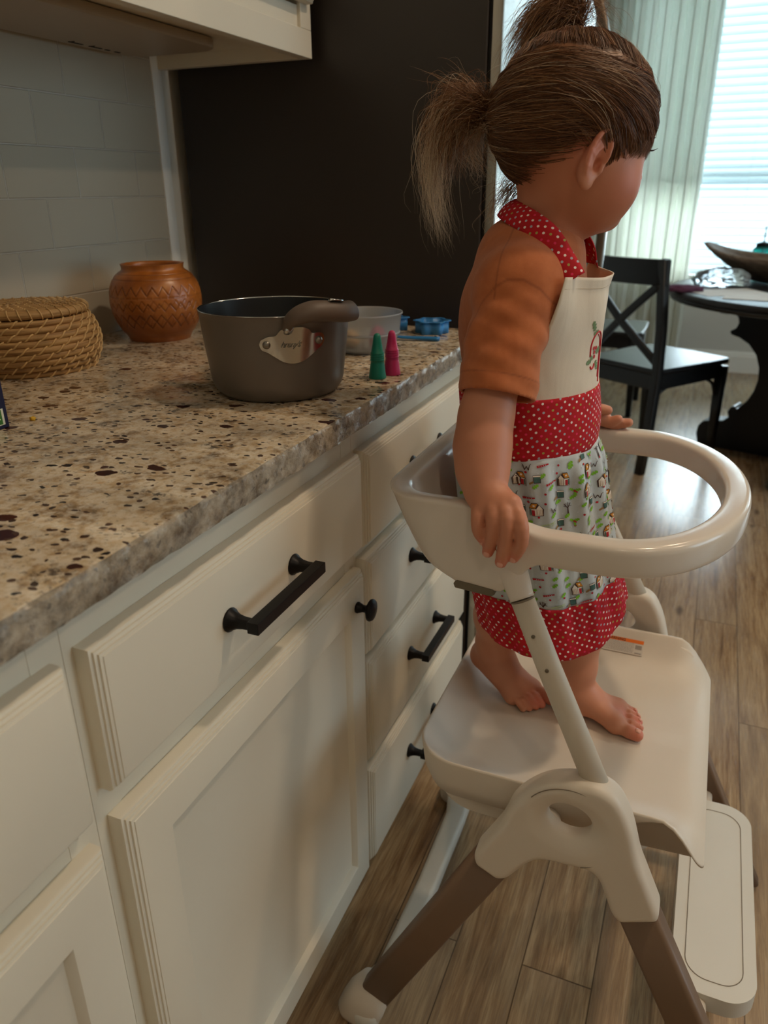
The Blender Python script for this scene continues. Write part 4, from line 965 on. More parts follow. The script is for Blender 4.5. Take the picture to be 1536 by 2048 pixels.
# ---------------------------------------------------------------- the girl
girl = empty('person', (.29, .075, .455)); tag(girl, 'small barefoot girl in a rust t-shirt and red dotted apron, standing on the cream tower', 'person')
def mat_skin():
    a = N('skin', rough=.5, Subsurface_Weight=.06, Subsurface_Scale=.003); v = a.coord()
    a.b.inputs['Subsurface Radius'].default_value = (1.0, .35, .2)
    n = a.noise(v, 14, 3); n2 = a.noise(v, 700, 2)
    c = a.ramp(n, [(.35, srgb(192, 126, 96)), (.65, srgb(203, 137, 106))])
    at = a.n('ShaderNodeAttribute'); at.attribute_name = 'flush'; c = a.mix(a.math('MULTIPLY', at.outputs['Fac'], .8), c, srgb(208, 98, 84))
    a.color(c); a.bump(n2, .12, .0004); return a.m
MAT['skin'] = mat_skin()
Hc = np.array([.247, .042, 1.222]); _y, _p = math.radians(35), math.radians(10)
Hf = np.array([math.cos(_y) * math.cos(_p), math.sin(_y) * math.cos(_p), -math.sin(_p)]); Hl = np.array([-math.sin(_y), math.cos(_y), 0]); Hu = np.cross(Hf, Hl)
HR = np.array([Hf, Hl, Hu])
def hw(a, b, c): return Hc + a * Hf + b * Hl + c * Hu
body = SDF((.095, -.19, .425), (.445, .315, 1.325), .0021)
E_ = lambda c, r, k=.01, R=HR, mode='u': body.ell(hw(*c), r, k, R, mode)
# torso and neck (inside the clothes)
body.ell((.212, .036, 1.005), (.062, .079, .092), .03); body.ell((.218, .037, .905), (.076, .080, .085), .03); body.ell((.226, .04, .82), (.074, .078, .062), .03)
body.cap((.222, -.030, 1.060), (.200, .104, 1.060), .032, .032, .03)
body.cap((.212, .040, 1.06), (.236, .044, 1.155), .040, .037, .03)
# head
E_((-.001, 0, .0), (.084, .073, .076), .02); E_((.030, 0, .008), (.055, .057, .056), .02)
E_((.024, 0, -.050), (.052, .053, .054), .03)
for s in (-1, 1): E_((.043, s * .029, -.060), (.032, .029, .032), .02)
E_((.040, 0, -.082), (.034, .034, .024), .02); E_((.066, 0, -.089), (.013, .014, .011), .012)
body.cap(hw(.078, 0, -.020), hw(.0905, 0, -.042), .005, .0060, .010)
for s in (-1, 1): body.cap(hw(.086, s * .006, -.0445), hw(.086, s * .0065, -.045), .0050, .0050, .006)
E_((.0835, 0, -.0615), (.0065, .013, .0045), .004); E_((.0820, 0, -.0695), (.0065, .011, .0045), .004); E_((.0905, 0, -.0655), (.006, .014, .0010), .002, mode='s')
for s in (-1, 1):
    E_((.089, s * .028, -.022), (.0085, .013, .0060), .006, mode='s')
    body.cap(hw(.080, s * .017, -.006), hw(.070, s * .040, -.009), .0030, .0025, .008)
# ears
for s in (-1, 1):
    ef = math.radians(12); er = math.radians(10)
    eu = math.cos(er) * Hu + math.sin(er) * Hf * 1.0 if False else math.cos(er) * Hu + math.sin(er) * Hf
    ea = -math.sin(er) * Hu + math.cos(er) * Hf
    el = Hl * s; ea2 = math.cos(ef) * ea + math.sin(ef) * el * -1 * -1 if False else math.cos(ef) * ea - math.sin(ef) * el; el2 = math.cos(ef) * el + math.sin(ef) * ea
    RE = np.array([ea2, el2, eu]); c = hw(.002, s * .0700, -.041)
    ew = lambda x, y, z: c + x * ea2 + y * el2 + z * eu
    body.ell(ew(0, 0, .002), (.0125, .0045, .0265), .003, RE)
    body.ell(ew(-.001, -.005, -.008), (.010, .008, .018), .008, RE)
    body.ell(ew(.0015, .0055, .001), (.0070, .0045, .0165), .003, RE, 's')
    body.ell(ew(.0045, .002, -.004), (.0050, .0050, .0065), .003, RE, 's')
    hel = [ew(.0112 * math.cos(t), .0042, .0025 + .0252 * math.sin(t)) for t in np.linspace(-.05, 3.9, 15)]
    body.chain(hel, [.0019] + [.0026] * 13 + [.0020], .0018)
    body.chain([ew(.001, .0035, .012), ew(-.005, .004, .003), ew(-.004, .0035, -.010)], [.0016, .0020, .0018], .0025)
    body.ell(ew(-.001, .0015, -.0235), (.0075, .0040, .0070), .004, RE)
    body.ell(ew(.0095, .0025, -.006), (.0030, .0030, .0050), .003, RE)
# right arm and the hand draped over the rail
body.chain([(.216, -.042, 1.052), (.2090, -.074, .985), (.2050, -.098, .930), (.2065, -.112, .902), (.2110, -.124, .880), (.2170, -.135, .866)], [.033, .029, .0275, .0290, .0262, .0226], .012)
body.chain([(.2190, -.139, .8615), (.2300, -.147, .8580)], [.0205, .0200], .003, sq=((.25, -.62, .74), .66))
body.chain([(.2250, -.143, .861), (.2500, -.1530, .857)], [.0150, .0120], .008)
body.chain([(.2230, -.145, .859), (.2370, -.1560, .854)], [.0145, .0120], .008)
body.chain([(.2130, -.143, .858), (.2220, -.1580, .850)], [.0130, .0100], .006)
fing = [([(.2175, -.1520, .8540), (.2195, -.1650, .8440), (.2215, -.1680, .8300), (.2265, -.1635, .8180)], [.0088, .0074, .0068, .0060]),
        ([(.2300, -.1540, .8590), (.2360, -.1680, .8480), (.2365, -.1705, .8280), (.2315, -.1655, .8060)], [.0090, .0076, .0071, .0063]),
        ([(.2410, -.1540, .8600), (.2500, -.1690, .8480), (.2510, -.1715, .8230), (.2460, -.1660, .7970)], [.0090, .0077, .0072, .0065]),
        ([(.2500, -.1510, .8590), (.2635, -.1660, .8460), (.2665, -.1690, .8240), (.2585, -.1640, .8040)], [.0088, .0076, .0070, .0063])]
for pts, rs in fing: body.chain([np.array(p) for p in catmull(pts, 3)], list(np.interp(np.linspace(0, 1, 10), np.linspace(0, 1, 4), rs)), .0016)
body.chain([(.231, -.140, .858), (.243, -.130, .844), (.248, -.1220, .832), (.250, -.1200, .820)], [.0120, .0100, .0088, .0078], .005)
# left arm with the hand resting on the far rail
body.chain([(.200, .112, 1.052), (.205, .172, .985), (.214, .215, .930), (.236, .245, .885), (.258, .262, .858)], [.033, .029, .027, .026, .0205], .012)
_d = np.array([-.0025, .018, -.0045])
body.chain([np.array((.266, .248, .853)) + _d, np.array((.286, .253, .8440)) + _d], [.0165, .0150], .006, sq=((0, 0, 1.0), .72))
for pts, rs in [([(.282, .246, .846), (.298, .246, .8405), (.311, .246, .8470)], [.0088, .0076, .0064]), ([(.284, .254, .844), (.303, .254, .8365), (.3255, .255, .8405)], [.0090, .0080, .0066]), ([(.282, .262, .842), (.302, .264, .8350), (.318, .266, .8345)], [.0088, .0078, .0066]),
                ([(.280, .268, .839), (.293, .273, .8290), (.300, .275, .8190)], [.0078, .0070, .0060]), ([(.270, .240, .856), (.282, .238, .8600), (.2955, .240, .8600)], [.0095, .0085, .0070])]:
    body.chain([np.array(p) + _d for p in catmull(pts, 3)], list(np.interp(np.linspace(0, 1, 7), np.linspace(0, 1, 3), rs)), .0025)
# legs and bare feet
body.chain([(.240, .080, .80), (.285, .082, .68), (.297, .084, .640), (.305, .088, .590), (.306, .084, .525), (.306, .081, .495)], [.050, .037, .033, .0335, .0262, .0245], .015)
body.chain([(.222, .010, .80), (.212, .045, .69), (.203, .058, .645), (.192, .074, .590), (.186, .086, .535), (.185, .089, .520)], [.050, .037, .0335, .0335, .0262, .0250], .015)
FLZ = .4475
def foot(heel, instep, ball, bsm, toes, k=.010):
    body.cap(heel, instep, .0205, .0195, .02); body.cap(instep, ball, .0200, .0125, .015); body.cap(instep, bsm, .0185, .0110, .015); body.cap(ball, bsm, .0118, .0105, .010); body.cap(heel, bsm, .0180, .0100, .015)
    for base, mid, tip, r in toes: body.chain([base, mid, tip], [r * .98, r, r * .93], .0014)
foot((.296, .083, FLZ + .0205), (.322, .081, FLZ + .031), (.3710, .0600, FLZ + .0130), (.3680, .1010, FLZ + .0105),
     [((.3740, .0585, FLZ + .0115), (.3890, .0540, FLZ + .0105), (.4000, .0515, FLZ + .0095), .0098)] +
     [((.3750, y0, FLZ + .0105), (.3900 - d, y1, FLZ + .0115), (.4005 - d, y1 + .001, FLZ + .0075), r) for y0, y1, d, r in ((.0725, .0700, -.001, .0069), (.0830, .0825, .001, .0065), (.0930, .0940, .0045, .0062), (.1015, .1045, .0095, .0060))])
# the other foot, heel raised: toes bend on the platform
fd = np.array([.84, -.53, 0]); fs = np.array([.53, .84, 0])
bc = np.array([.2330, .0860, FLZ + .0135])
foot((.168, .102, FLZ + .052), (.196, .088, FLZ + .050), tuple(bc + fs * .017 + fd * .002), tuple(bc - fs * .018 - fd * .003),
     [(bc + fs * .018, bc + fs * .0205 + fd * .018 + np.array([0, 0, -.001]), bc + fs * .0215 + fd * .034 + np.array([0, 0, -.004]), .0090)] +
     [(bc + fs * o, bc + fs * (o - .001) + fd * L * .55 + np.array([0, 0, .0005]), bc + fs * (o - .001) + fd * L + np.array([0, 0, -.0055]), r) for o, L, r in ((.0060, .034, .0064), (-.0045, .0320, .0060), (-.0145, .0290, .0057), (-.0235, .0245, .0054))])
gb = body.build('body', MAT['skin'], girl, smooth_it=1)
_v = np.empty(len(gb.data.vertices) * 3, dtype=np.float32); gb.data.vertices.foreach_get('co', _v); _v = _v.reshape(-1, 3)
fl = np.zeros(len(_v))
for c, r in [((.2265, -.1635, .818), .012), ((.2315, -.1655, .806), .013), ((.246, -.166, .797), .013), ((.2585, -.164, .804), .013), ((.311, .246, .847), .012), ((.3255, .255, .84), .012), ((.3, .24, .86), .012), ((.400, .052, .457), .016), ((.402, .08, .455), .02), ((.398, .10, .455), .016), ((.258, .072, .455), .022), (tuple(hw(.05, -.045, -.058)), .03), (tuple(hw(-.006, -.078, -.03)), .03), ((.37, .08, .456), .02)]:
    fl = np.maximum(fl, np.clip(1.2 - np.linalg.norm(_v - np.array(c), axis=1) / r, 0, 1) * (.75 if r < .025 else .4))
gb.data.attributes.new('flush', 'FLOAT', 'POINT').data.foreach_set('value', fl.astype(np.float32))
# finger and toe nails
MAT['nail'] = tinted('nail', srgb(222, 160, 140), .28, var=.02)
def nail(c, n, d, r, w=.0036, L=.0040):
    n = Vector(n).normalized(); Mx = frame(Vector(c) + n * (r - .0006), Vector(d), n.cross(Vector(d))); bm = MB(); V = []
    for i in range(7):
        for j in range(7): a, b = (i / 3 - 1), (j / 3 - 1); q = 1 if abs(a) ** 3 + abs(b) ** 3 < 1.4 else .9; V.append(tuple(Mx @ Vector((a * L * q, b * w * q, .0006 - .0018 * b * b - .0008 * a * a))))
    F = [(i * 7 + j, i * 7 + j + 1, (i + 1) * 7 + j + 1, (i + 1) * 7 + j) for i in range(6) for j in range(6)]
    o = bm.add(V, F).build('nail', MAT['nail'], girl, smooth=True); s_ = o.modifiers.new('s', 'SOLIDIFY'); s_.thickness = .0007
for (p, r) in (((.2262, -.1640, .8190), .0068), ((.2317, -.1660, .8072), .0070), ((.2462, -.1665, .7984), .0072), ((.2588, -.1645, .8052), .0070)): nail(p, (.0, -1, -.28), (-.2, .25, -1), r, .0034, .0036)
nail((.3995, .0516, FLZ + .0100), (.2, -.1, 1), (1, -.2, -.2), .0095, .0046, .0040)
for y, x in ((.0705, .4010), (.083, .3990), (.0945, .3955), (.1052, .3905)): nail((x, y, FLZ + .0085), (.5, 0, 1), (1, 0, -.5), .0064, .0028, .0024)
# eyes
for s in (-1, 1):
    ew_ = N('eye_white', srgb(225, 220, 215), .15).m; c = hw(.0690, s * .027, -.0215); q = MB()
    q.lathe([(.0104 * math.sin(a), .0104 * math.cos(a)) for a in np.linspace(0.001, PI - .001, 16)], (0, 0, 0), 24)
    D = Vector(Hf).to_track_quat('Z', 'Y').to_matrix(); q.V = [tuple(Vector(c) + D @ Vector(v)) for v in q.V]; eo = q.build('eye', ew_, girl, smooth=True)
    q = MB().lathe([(.0001, .0106), (.0025, .0104), (.0050, .0094), (.0052, .0090)], (0, 0, 0), 24); q.V = [tuple(Vector(c) + D @ Vector(v)) for v in q.V]; q.build('iris', tinted('iris_brown', srgb(62, 40, 28), .1), eo, smooth=True)
    lash = MB()
    for k in range(9):
        t_ = -1 + k / 4; b0 = hw(.0795 - .003 * t_ * t_, s * (.027 + .0085 * t_), -.0165 - .002 * t_ * t_); lash.tube([b0, hw(.0845 - .003 * t_ * t_, s * (.027 + .0100 * t_), -.0175), hw(.0880 - .003 * t_ * t_, s * (.027 + .0115 * t_), -.0150)], [.0005, .0004, .0001], 5)
    for k in range(16):
        t_ = -1 + k / 7.5; b0 = hw(.0815 - .006 * (t_ * .5 + .5), s * (.028 + .013 * t_), -.0075 + .0015 * (1 - t_ * t_)); lash.tube([b0, b0 + Hl * s * .004 + Hu * .0006 + Hf * .0004], [.0004, .0001], 4)
    lash.build('lashes', tinted('lash_brown', srgb(52, 34, 26), .6), eo, smooth=True)
# ---------------------------------------------------------------- t-shirt
def torso(x, y, z, off=0.0):
    def ell(c, r):
        X, Y, Z = x - c[0], y - c[1], z - c[2]; k0 = np.sqrt((X / r[0]) ** 2 + (Y / r[1]) ** 2 + (Z / r[2]) ** 2); k1 = np.sqrt((X / r[0] ** 2) ** 2 + (Y / r[1] ** 2) ** 2 + (Z / r[2] ** 2) ** 2) + 1e-9; return k0 * (k0 - 1) / k1
    def cap(a, b, r):
        a = np.array(a); ba = np.array(b) - a; X, Y, Z = x - a[0], y - a[1], z - a[2]; t = np.clip((X * ba[0] + Y * ba[1] + Z * ba[2]) / (ba @ ba), 0, 1); return np.sqrt((X - t * ba[0]) ** 2 + (Y - t * ba[1]) ** 2 + (Z - t * ba[2]) ** 2) - r
    def sm(a, b, k): h = np.maximum(k - np.abs(a - b), 0) / k; return np.minimum(a, b) - h * h * k * .25
    d = sm(ell((.212, .036, 1.000), (.071, .087, .100)), ell((.2235, .038, .890), (.0745, .083, .100)), .04)
    d = sm(d, cap((.221, -.034, 1.060), (.201, .106, 1.060), .0385), .05)
    d = sm(d, ell((.214, .040, 1.095), (.048, .050, .030)), .03)
    return d - off
def mat_shirt():
    a = N('rust_jersey', rough=.9, Sheen_Weight=.15); v = a.coord(); n = a.noise(v, 60, 4, .6); w = a.noise(a.mapping(v, scale=(1, 1, 2.5)), 1400, 2)
    c = a.ramp(n, [(.3, srgb(176, 96, 50)), (.7, srgb(190, 108, 60))]); at = a.n('ShaderNodeAttribute'); at.attribute_name = 'seam'
    c = a.mix(a.math('MULTIPLY', at.outputs['Fac'], .55), c, srgb(120, 60, 30)); a.color(c)
    bn = a.n('ShaderNodeBump'); bn.inputs['Strength'].default_value = .7; bn.inputs['Distance'].default_value = .0035; a.l(a.noise(a.mapping(v, rot=(0, .5, .3), scale=(1, 1, .45)), 24, 2, .4, dist=.7), bn.inputs['Height'])
    b2 = a.n('ShaderNodeBump'); b2.inputs['Strength'].default_value = .25; b2.inputs['Distance'].default_value = .0006; a.l(w, b2.inputs['Height']); a.l(bn.outputs[0], b2.inputs['Normal']); a.l(b2.outputs[0], a.b.inputs['Normal'])
    return a.m
MAT['shirt'] = mat_shirt()
T = SDF((.11, -.145, .79), (.32, .235, 1.145), .0019)
fold = lambda x, y, z: .0026 * np.sin(46 * z + 38 * (x - .2) + 3 * np.sin(30 * y)) * np.clip((1.10 - z) / .06, 0, 1)
T.op(lambda x, y, z: torso(x, y, z, .0045) - fold(x, y, z) * .8, (.12, -.10, .80), (.31, .17, 1.13), .001)
def sleeve(A, B, ra, rb, phase):
    A = np.array(A); B = np.array(B); ba = B - A; L = ba @ ba
    def f(x, y, z):
        X, Y, Z = x - A[0], y - A[1], z - A[2]; t = (X * ba[0] + Y * ba[1] + Z * ba[2]) / L; tc = np.clip(t, 0, 1.1)
        X, Y, Z = X - tc * ba[0], Y - tc * ba[1], Z - tc * ba[2]
        ang = np.arctan2(Y, X); r = ra + (rb - ra) * tc + .0022 * np.sin(3 * ang + 7 * tc + phase) * tc + .0010 * np.sin(17 * tc + 2.4 * ang + phase) + .0006 * np.sin(31 * tc - 3 * ang + phase)
        return np.sqrt(X * X * .86 + Y * Y * 1.12 + Z * Z) - r
    return f, A, B
def endcut(A, B, t1=1.0):
    A = np.array(A); B = np.array(B); ba = B - A; L = math.sqrt(ba @ ba); n = ba / L
    return lambda x, y, z: ((x - A[0]) * n[0] + (y - A[1]) * n[1] + (z - A[2]) * n[2]) - L * t1
SA = ((.216, -.042, 1.058), (.2125, -.0890, .9520)); SB = ((.199, .114, 1.058), (.207, .168, .965))
for (A, B), ph in ((SA, 0), (SB, 2)):
    f, a, b = sleeve(A, B, .0385, .0390, ph); cut = endcut(A, B)
    T.op(lambda x, y, z: np.maximum(f(x, y, z), cut(x, y, z)), np.minimum(a, b) - .045, np.maximum(a, b) + .045, .008)
for (A, B), ph in ((SA, 0), (SB, 2)):
    f, a, b = sleeve(A, B, .0385, .0390, ph); cut = endcut(A, B, .45)
    T.op(lambda x, y, z: np.maximum(f(x, y, z) + .0042, -cut(x, y, z)), np.minimum(a, b) - .045, np.maximum(a, b) + .045, .001, 's')
T.op(lambda x, y, z: np.sqrt((x - .2245) ** 2 * .95 + (y - .042) ** 2) - .0400 + 0 * z, (.17, -.01, 1.085), (.28, .10, 1.14), .003, 's')
T.op(lambda x, y, z: torso(x, y, z, -.002) + 0 * z, (.12, -.10, .70), (.31, .17, .835), .001, 's')
T.op(lambda x, y, z: (z - .822) + 0 * x + 0 * y, (.10, -.15, .78), (.33, .2, .825), .001, 's')
sh = T.build('t_shirt', MAT['shirt'], girl, smooth_it=1)
_v = np.empty(len(sh.data.vertices) * 3, dtype=np.float32); sh.data.vertices.foreach_get('co', _v); _v = _v.reshape(-1, 3)
def planed(A, B, t):
    A = np.array(A); B = np.array(B); ba = B - A; L = math.sqrt(ba @ ba); return (_v - A) @ (ba / L) - L * t
q = np.zeros(len(_v)); out = _v[:, 1] < .01
zs_ = np.interp(_v[:, 0], [.168, .178, .190, .203, .216, .232, .248, .262, .272, .280], [.985, 1.018, 1.046, 1.062, 1.070, 1.070, 1.061, 1.044, 1.022, .990])
q = np.maximum(q, np.clip(1 - np.abs(_v[:, 2] - zs_) / .0024, 0, 1) * (_v[:, 2] > .985) * (_v[:, 1] < -.03)); q = np.maximum(q, np.clip(1 - np.abs(planed(*SA, .84)) / .0014, 0, 1) * (_v[:, 1] < -.035)); q = np.maximum(q, np.clip(1 - np.abs(_v[:, 0] - .204) / .0013, 0, 1) * (_v[:, 2] > 1.05) * (_v[:, 1] < 0))
sh.data.attributes.new('seam', 'FLOAT', 'POINT').data.foreach_set('value', q.astype(np.float32))
col = MB().tube([(.2245 + .0425 * math.cos(a), .042 + .0420 * math.sin(a), 1.1115 - .0095 * math.cos(a - .1)) for a in np.linspace(0, 2 * PI, 60)[:-1]], .0032, 10, closed=True, up=(0, 0, 1), prof=[(2.0 * math.cos(2 * PI * j / 10), .75 * math.sin(2 * PI * j / 10)) for j in range(10)]).build('collar', MAT['shirt'], sh, smooth=True)
# ---------------------------------------------------------------- apron
A0 = math.radians(12); AC = np.array([.217, .038])
def trad(th, z, off=.0):
    c, s = math.cos(A0 + th), math.sin(A0 + th); r0, r1 = .03, .16
    rs = np.linspace(r0, r1, 66); d = torso(AC[0] + rs * c, AC[1] + rs * s, np.full_like(rs, z), .0045); i = np.argmax(d > 0)
    r = rs[i - 1] + (rs[i] - rs[i - 1]) * (-d[i - 1]) / (d[i] - d[i - 1]) if i > 0 else r0
    return r + off
def apt(th, z, r): return (AC[0] + r * math.cos(A0 + th), AC[1] + r * math.sin(A0 + th), z)
def mat_dots():
    a = N('red_dotted_cotton', rough=.85); uv = a.coord('UV'); m_ = a.mapping(uv, scale=(138, 138, 1), rot=(0, 0, .62)); x, y, z = a.xyz(m_)
    fx, fy = a.math('FRACT', x), a.math('FRACT', y); d = a.math('SQRT', a.math('ADD', a.math('POWER', a.math('SUBTRACT', fx, .5), 2), a.math('POWER', a.math('SUBTRACT', fy, .5), 2)))
    wn = a.n('ShaderNodeTexWhiteNoise', noise_dimensions='2D'); a.l(a.comb(a.math('FLOOR', x), a.math('FLOOR', y)), wn.inputs['Vector'])
    dc = a.ramp(wn.outputs['Value'], [(0, srgb(245, 232, 226)), (.36, srgb(176, 178, 190)), (.58, srgb(168, 160, 84)), (.76, srgb(228, 48, 96)), (.88, srgb(245, 232, 226))], 'CONSTANT')
    c = a.mix(a.math('LESS_THAN', d, .19), a.ramp(a.noise(uv, 60, 3), [(.3, srgb(176, 6, 22)), (.7, srgb(194, 10, 30))]), dc); a.color(c); a.bump(a.noise(uv, 2200, 2), .3, .0004); return a.m
MAT['dots'] = mat_dots()
def mat_cotton(name, base, fold=.5):
    a = N(name, base, .9); v = a.coord(); n = a.noise(v, 900, 2); a.color(a.ramp(a.noise(v, 35, 3), [(.3, tuple(c * .95 for c in base[:3]) + (1,)), (.7, base)]))
    bn = a.n('ShaderNodeBump'); bn.inputs['Strength'].default_value = fold; bn.inputs['Distance'].default_value = .004; a.l(a.noise(a.mapping(v, scale=(1.4, 1.4, .35), rot=(.25, 0, 0)), 26, 2, .5, dist=.5), bn.inputs['Height'])
    b2 = a.n('ShaderNodeBump'); b2.inputs['Strength'].default_value = .25; b2.inputs['Distance'].default_value = .0005; a.l(n, b2.inputs['Height']); a.l(bn.outputs[0], b2.inputs['Normal']); a.l(b2.outputs[0], a.b.inputs['Normal']); return a.m
MAT['bib'] = mat_cotton('unbleached_cotton', srgb(226, 214, 196)); MAT['print_ground'] = mat_cotton('grey_print_cotton', srgb(196, 204, 208), .35)
apron_z = (.936, .872)
def sheet(name, us, vs, P, mat, parent, uvf=None, thick=.0011, mats=None, fm=None):
    V = [P(u, v) for v in vs for u in us]; n = len(us); F = [(j * n + i, j * n + i + 1, (j + 1) * n + i + 1, (j + 1) * n + i) for j in range(len(vs) - 1) for i in range(n - 1)]
    M = [fm((us[i] + us[i + 1]) / 2, (vs[j] + vs[j + 1]) / 2) for j in range(len(vs) - 1) for i in range(n - 1)] if fm else None
    o = mesh_obj(name, V, F, mat, parent, True, mats, M)
    if uvf:
        uv = o.data.uv_layers.new(name='UVMap'); UV = [uvf(u, v) for v in vs for u in us]; li = np.empty(len(o.data.loops), dtype=np.int32); o.data.loops.foreach_get('vertex_index', li)
        uv.data.foreach_set('uv', np.array(UV, dtype=np.float32)[li].ravel())
    if thick: s_ = o.modifiers.new('sol', 'SOLIDIFY'); s_.thickness = thick; s_.offset = 1
    return o
BT0, BT1 = .938, 1.0715
def bibP(u, v, off=0.0):   # u -1..1 across, v 0..1 upward
    z = BT0 - .004 + (BT1 - BT0 + .004) * v; half = 1.42 - .36 * v
    th = u * half - .20; r = trad(th, min(z, 1.055), .0040) + (.016 * v ** 1.5 + .004 * v) * max(0, 1 - ((u - .30) / 1.05) ** 2) + .0016 * math.sin(9 * u + 5 * v) * v + off
    dz = -.006 * (1 - u * u) * v
    return apt(th, z + dz, r)
apron = sheet('apron_bib', np.linspace(-1, 1, 61), np.linspace(0, 1, 41), bibP, MAT['bib'], girl)
def bandP(th, z, off=0.0): return apt(th, z + .004 * math.cos(th), trad(th, z, .0050) + .0006 * math.sin(7 * th) + off)
band = sheet('apron_waistband', np.linspace(-2.7, 2.7, 160), np.linspace(apron_z[1] - .002, apron_z[0] + .004, 16), bandP, MAT['dots'], girl, lambda u, v: (u * .088, v))
HZ, SZ = .6225, .690
HC = np.array([.269, .031])
def skP(th, z, off=0.0):
    t = (apron_z[1] + .002 - z) / (apron_z[1] - HZ); t = max(0, min(1.0, t))
    r0 = trad(th, apron_z[1], .0052); r1 = .0945 + .004 * math.sin(2 * th + .6)
    e = t ** .9; rip = (.0058 * math.sin(13 * th + .7 * math.sin(3 * th)) + .0018 * math.sin(29 * th + 1)) * (min(1, t * 7) * (.22 + .78 * (1 - t)))
    r = r0 + (r1 - r0) * (e * (1.18 - .18 * e)) + rip + .005 * min(1, t * 12) * (1 - t) + off
    cx = AC[0] + (HC[0] - AC[0]) * t ** 1.2; cy = AC[1] + (HC[1] - AC[1]) * t ** 1.2
    zz = z + .004 * math.cos(th) * (1 - t) + .0035 * t * math.sin(3 * th + 1.0) + .044 * t * t * (1 - max(0, -math.sin(th + .12))) - .004 * t
    return (cx + r * math.cos(A0 + th), cy + r * math.sin(A0 + th), zz)
skirt = sheet('apron_skirt', np.linspace(-2.72, 2.72, 420), list(np.linspace(apron_z[1] + .002, SZ, 30)), skP, MAT['print_ground'], girl)
hem = sheet('apron_hem', np.linspace(-2.72, 2.72, 420), list(np.linspace(SZ, HZ, 14)), lambda u, v: skP(u, v, .0007), MAT['dots'], girl, lambda u, v: (u * .093, v))
# printed motifs, laid on the cloth and part of it
C_ = dict(w=srgb(236, 226, 214), r=srgb(176, 28, 40), o=srgb(206, 138, 44), b=srgb(74, 52, 46), g=srgb(124, 184, 48), t=srgb(70, 104, 98), l=srgb(186, 206, 160), n=srgb(150, 116, 70), s=srgb(206, 212, 218))
keys = list(C_); pm = [tinted('print_' + k, C_[k], .9, var=.02) for k in keys]
def circ(cx, cy, r, n=10): return [(cx + r * math.cos(2 * PI * i / n), cy + r * math.sin(2 * PI * i / n)) for i in range(n)]
def bar(a, b, w): a, b = np.array(a, float), np.array(b, float); d = b - a; n = np.array([-d[1], d[0]]) / np.hypot(*d) * w * .72; return [tuple(a + n), tuple(b + n * .6), tuple(b - n * .6), tuple(a - n)]
def leaf(cx, cy, a, L):
    P = []; 
    for k, (t, w) in enumerate([(0, .08), (.2, .38), (.32, .16), (.5, .45), (.62, .18), (.8, .34), (1, 0)]): P.append((t * L, w * L * .75))
    P = P + [(x, -y) for x, y in P[-2::-1]]; c, s = math.cos(a), math.sin(a); return [(cx + x * c - y * s, cy + x * s + y * c) for x, y in P]
def house(f):
    o = [('b', [(-7.8 * f, -7.4), (7.8 * f, -8.2), (7.8 * f, 1.8), (4.8 * f, 9), (-1 * f, 9.4), (-8.6 * f, 1.4)]), ('w', [(-7 * f, -6.8), (0, -7.2), (0, 1.6), (-3.6 * f, 6.4), (-7 * f, 1.6)]), ('w', [(.3 * f, -7.3), (7.2 * f, -7.6), (7.2 * f, 1.2), (.3 * f, 1.6)]), ('o', [(-1.6 * f, 8.2), (4.4 * f, 8.2), (7.6 * f, 2.2), (1.2 * f, 2.4)]), ('r', [(1.8 * f, -7.1), (5.2 * f, -7.3), (5.2 * f, -.2), (1.8 * f, -.1)]), ('t', [(5.5 * f, -6.8), (6.9 * f, -6.9), (6.9 * f, .6), (5.5 * f, .6)]), ('w', circ(2.6 * f, 5.6, 1.3))]
    for k in range(4): o.append(('n', bar(((-6.2 + 1.7 * k) * f, -6.4), ((-6.2 + 1.7 * k) * f, 1.2), .35)))
    return o
def holly(): return [('g', leaf(0, 0, .5, 6.5)), ('g', leaf(0, 0, 2.6, 6.5)), ('g', leaf(0, -1, -1.4, 5.5)), ('r', circ(0, 0, 1.2)), ('r', circ(1.7, -1.2, 1.0))]
def leaf1(): return [('g', leaf(-3.5, -2, .6, 8))]
def tree(): return [('b', bar((0, -8), (0, 1), 1.8)), ('b', bar((0, -1), (-4.5, 5), .9)), ('b', bar((0, 0), (4, 5.5), .9)), ('b', bar((0, .5), (.3, 7), .8)), ('b', bar((-2, 1.8), (-5.5, 2.4), .6)), ('b', bar((2, 2.6), (5.2, 2.2), .6)), ('b', bar((-2.6, 2.6), (-2.2, 6.2), .5)), ('b', bar((2.2, 3), (2, 6.6), .5))]
def boot(): return [('b', [(-3.2, -4.4), (4.6, -4.0), (5.0, 5.4), (-3.8, 5.2)]), ('t', [(-2.7, -3.6), (4.0, -3.3), (4.3, 3.4), (-3.1, 3.2)]), ('w', [(-3.5, 3.5), (4.7, 3.7), (4.7, 5.0), (-3.6, 4.8)]), ('n', [(-8, -6.2), (-3.4, -3.4), (-4.4, -1.2), (-8.6, -4.0)])]
def deer(): return [('b', bar((-4, 3), (-2.4, -3), .8)), ('b', bar((-2.4, -3), (0, 1.4), .8)), ('b', bar((0, 1.4), (2, -3), .8)), ('b', bar((2, -3), (3.8, 3), .8)), ('b', bar((-4, 3), (-5.4, 4.6), .5)), ('b', bar((3.8, 3), (5.6, 4.2), .5)), ('b', bar((-3.6, 1.2), (-5.6, 1.6), .5))]
def berry(): return [('r', circ(0, 0, 1.4))]
def strip(): return [('l', bar((-9, -2), (9, 2.6), 1.0)), ('l', bar((-9, -5), (9, -.4), .8))] + [('l', bar((-7 + 3 * k, -2.4 + .75 * k), (-6.2 + 3 * k, -.9 + .75 * k), 1.0)) for k in range(5)]
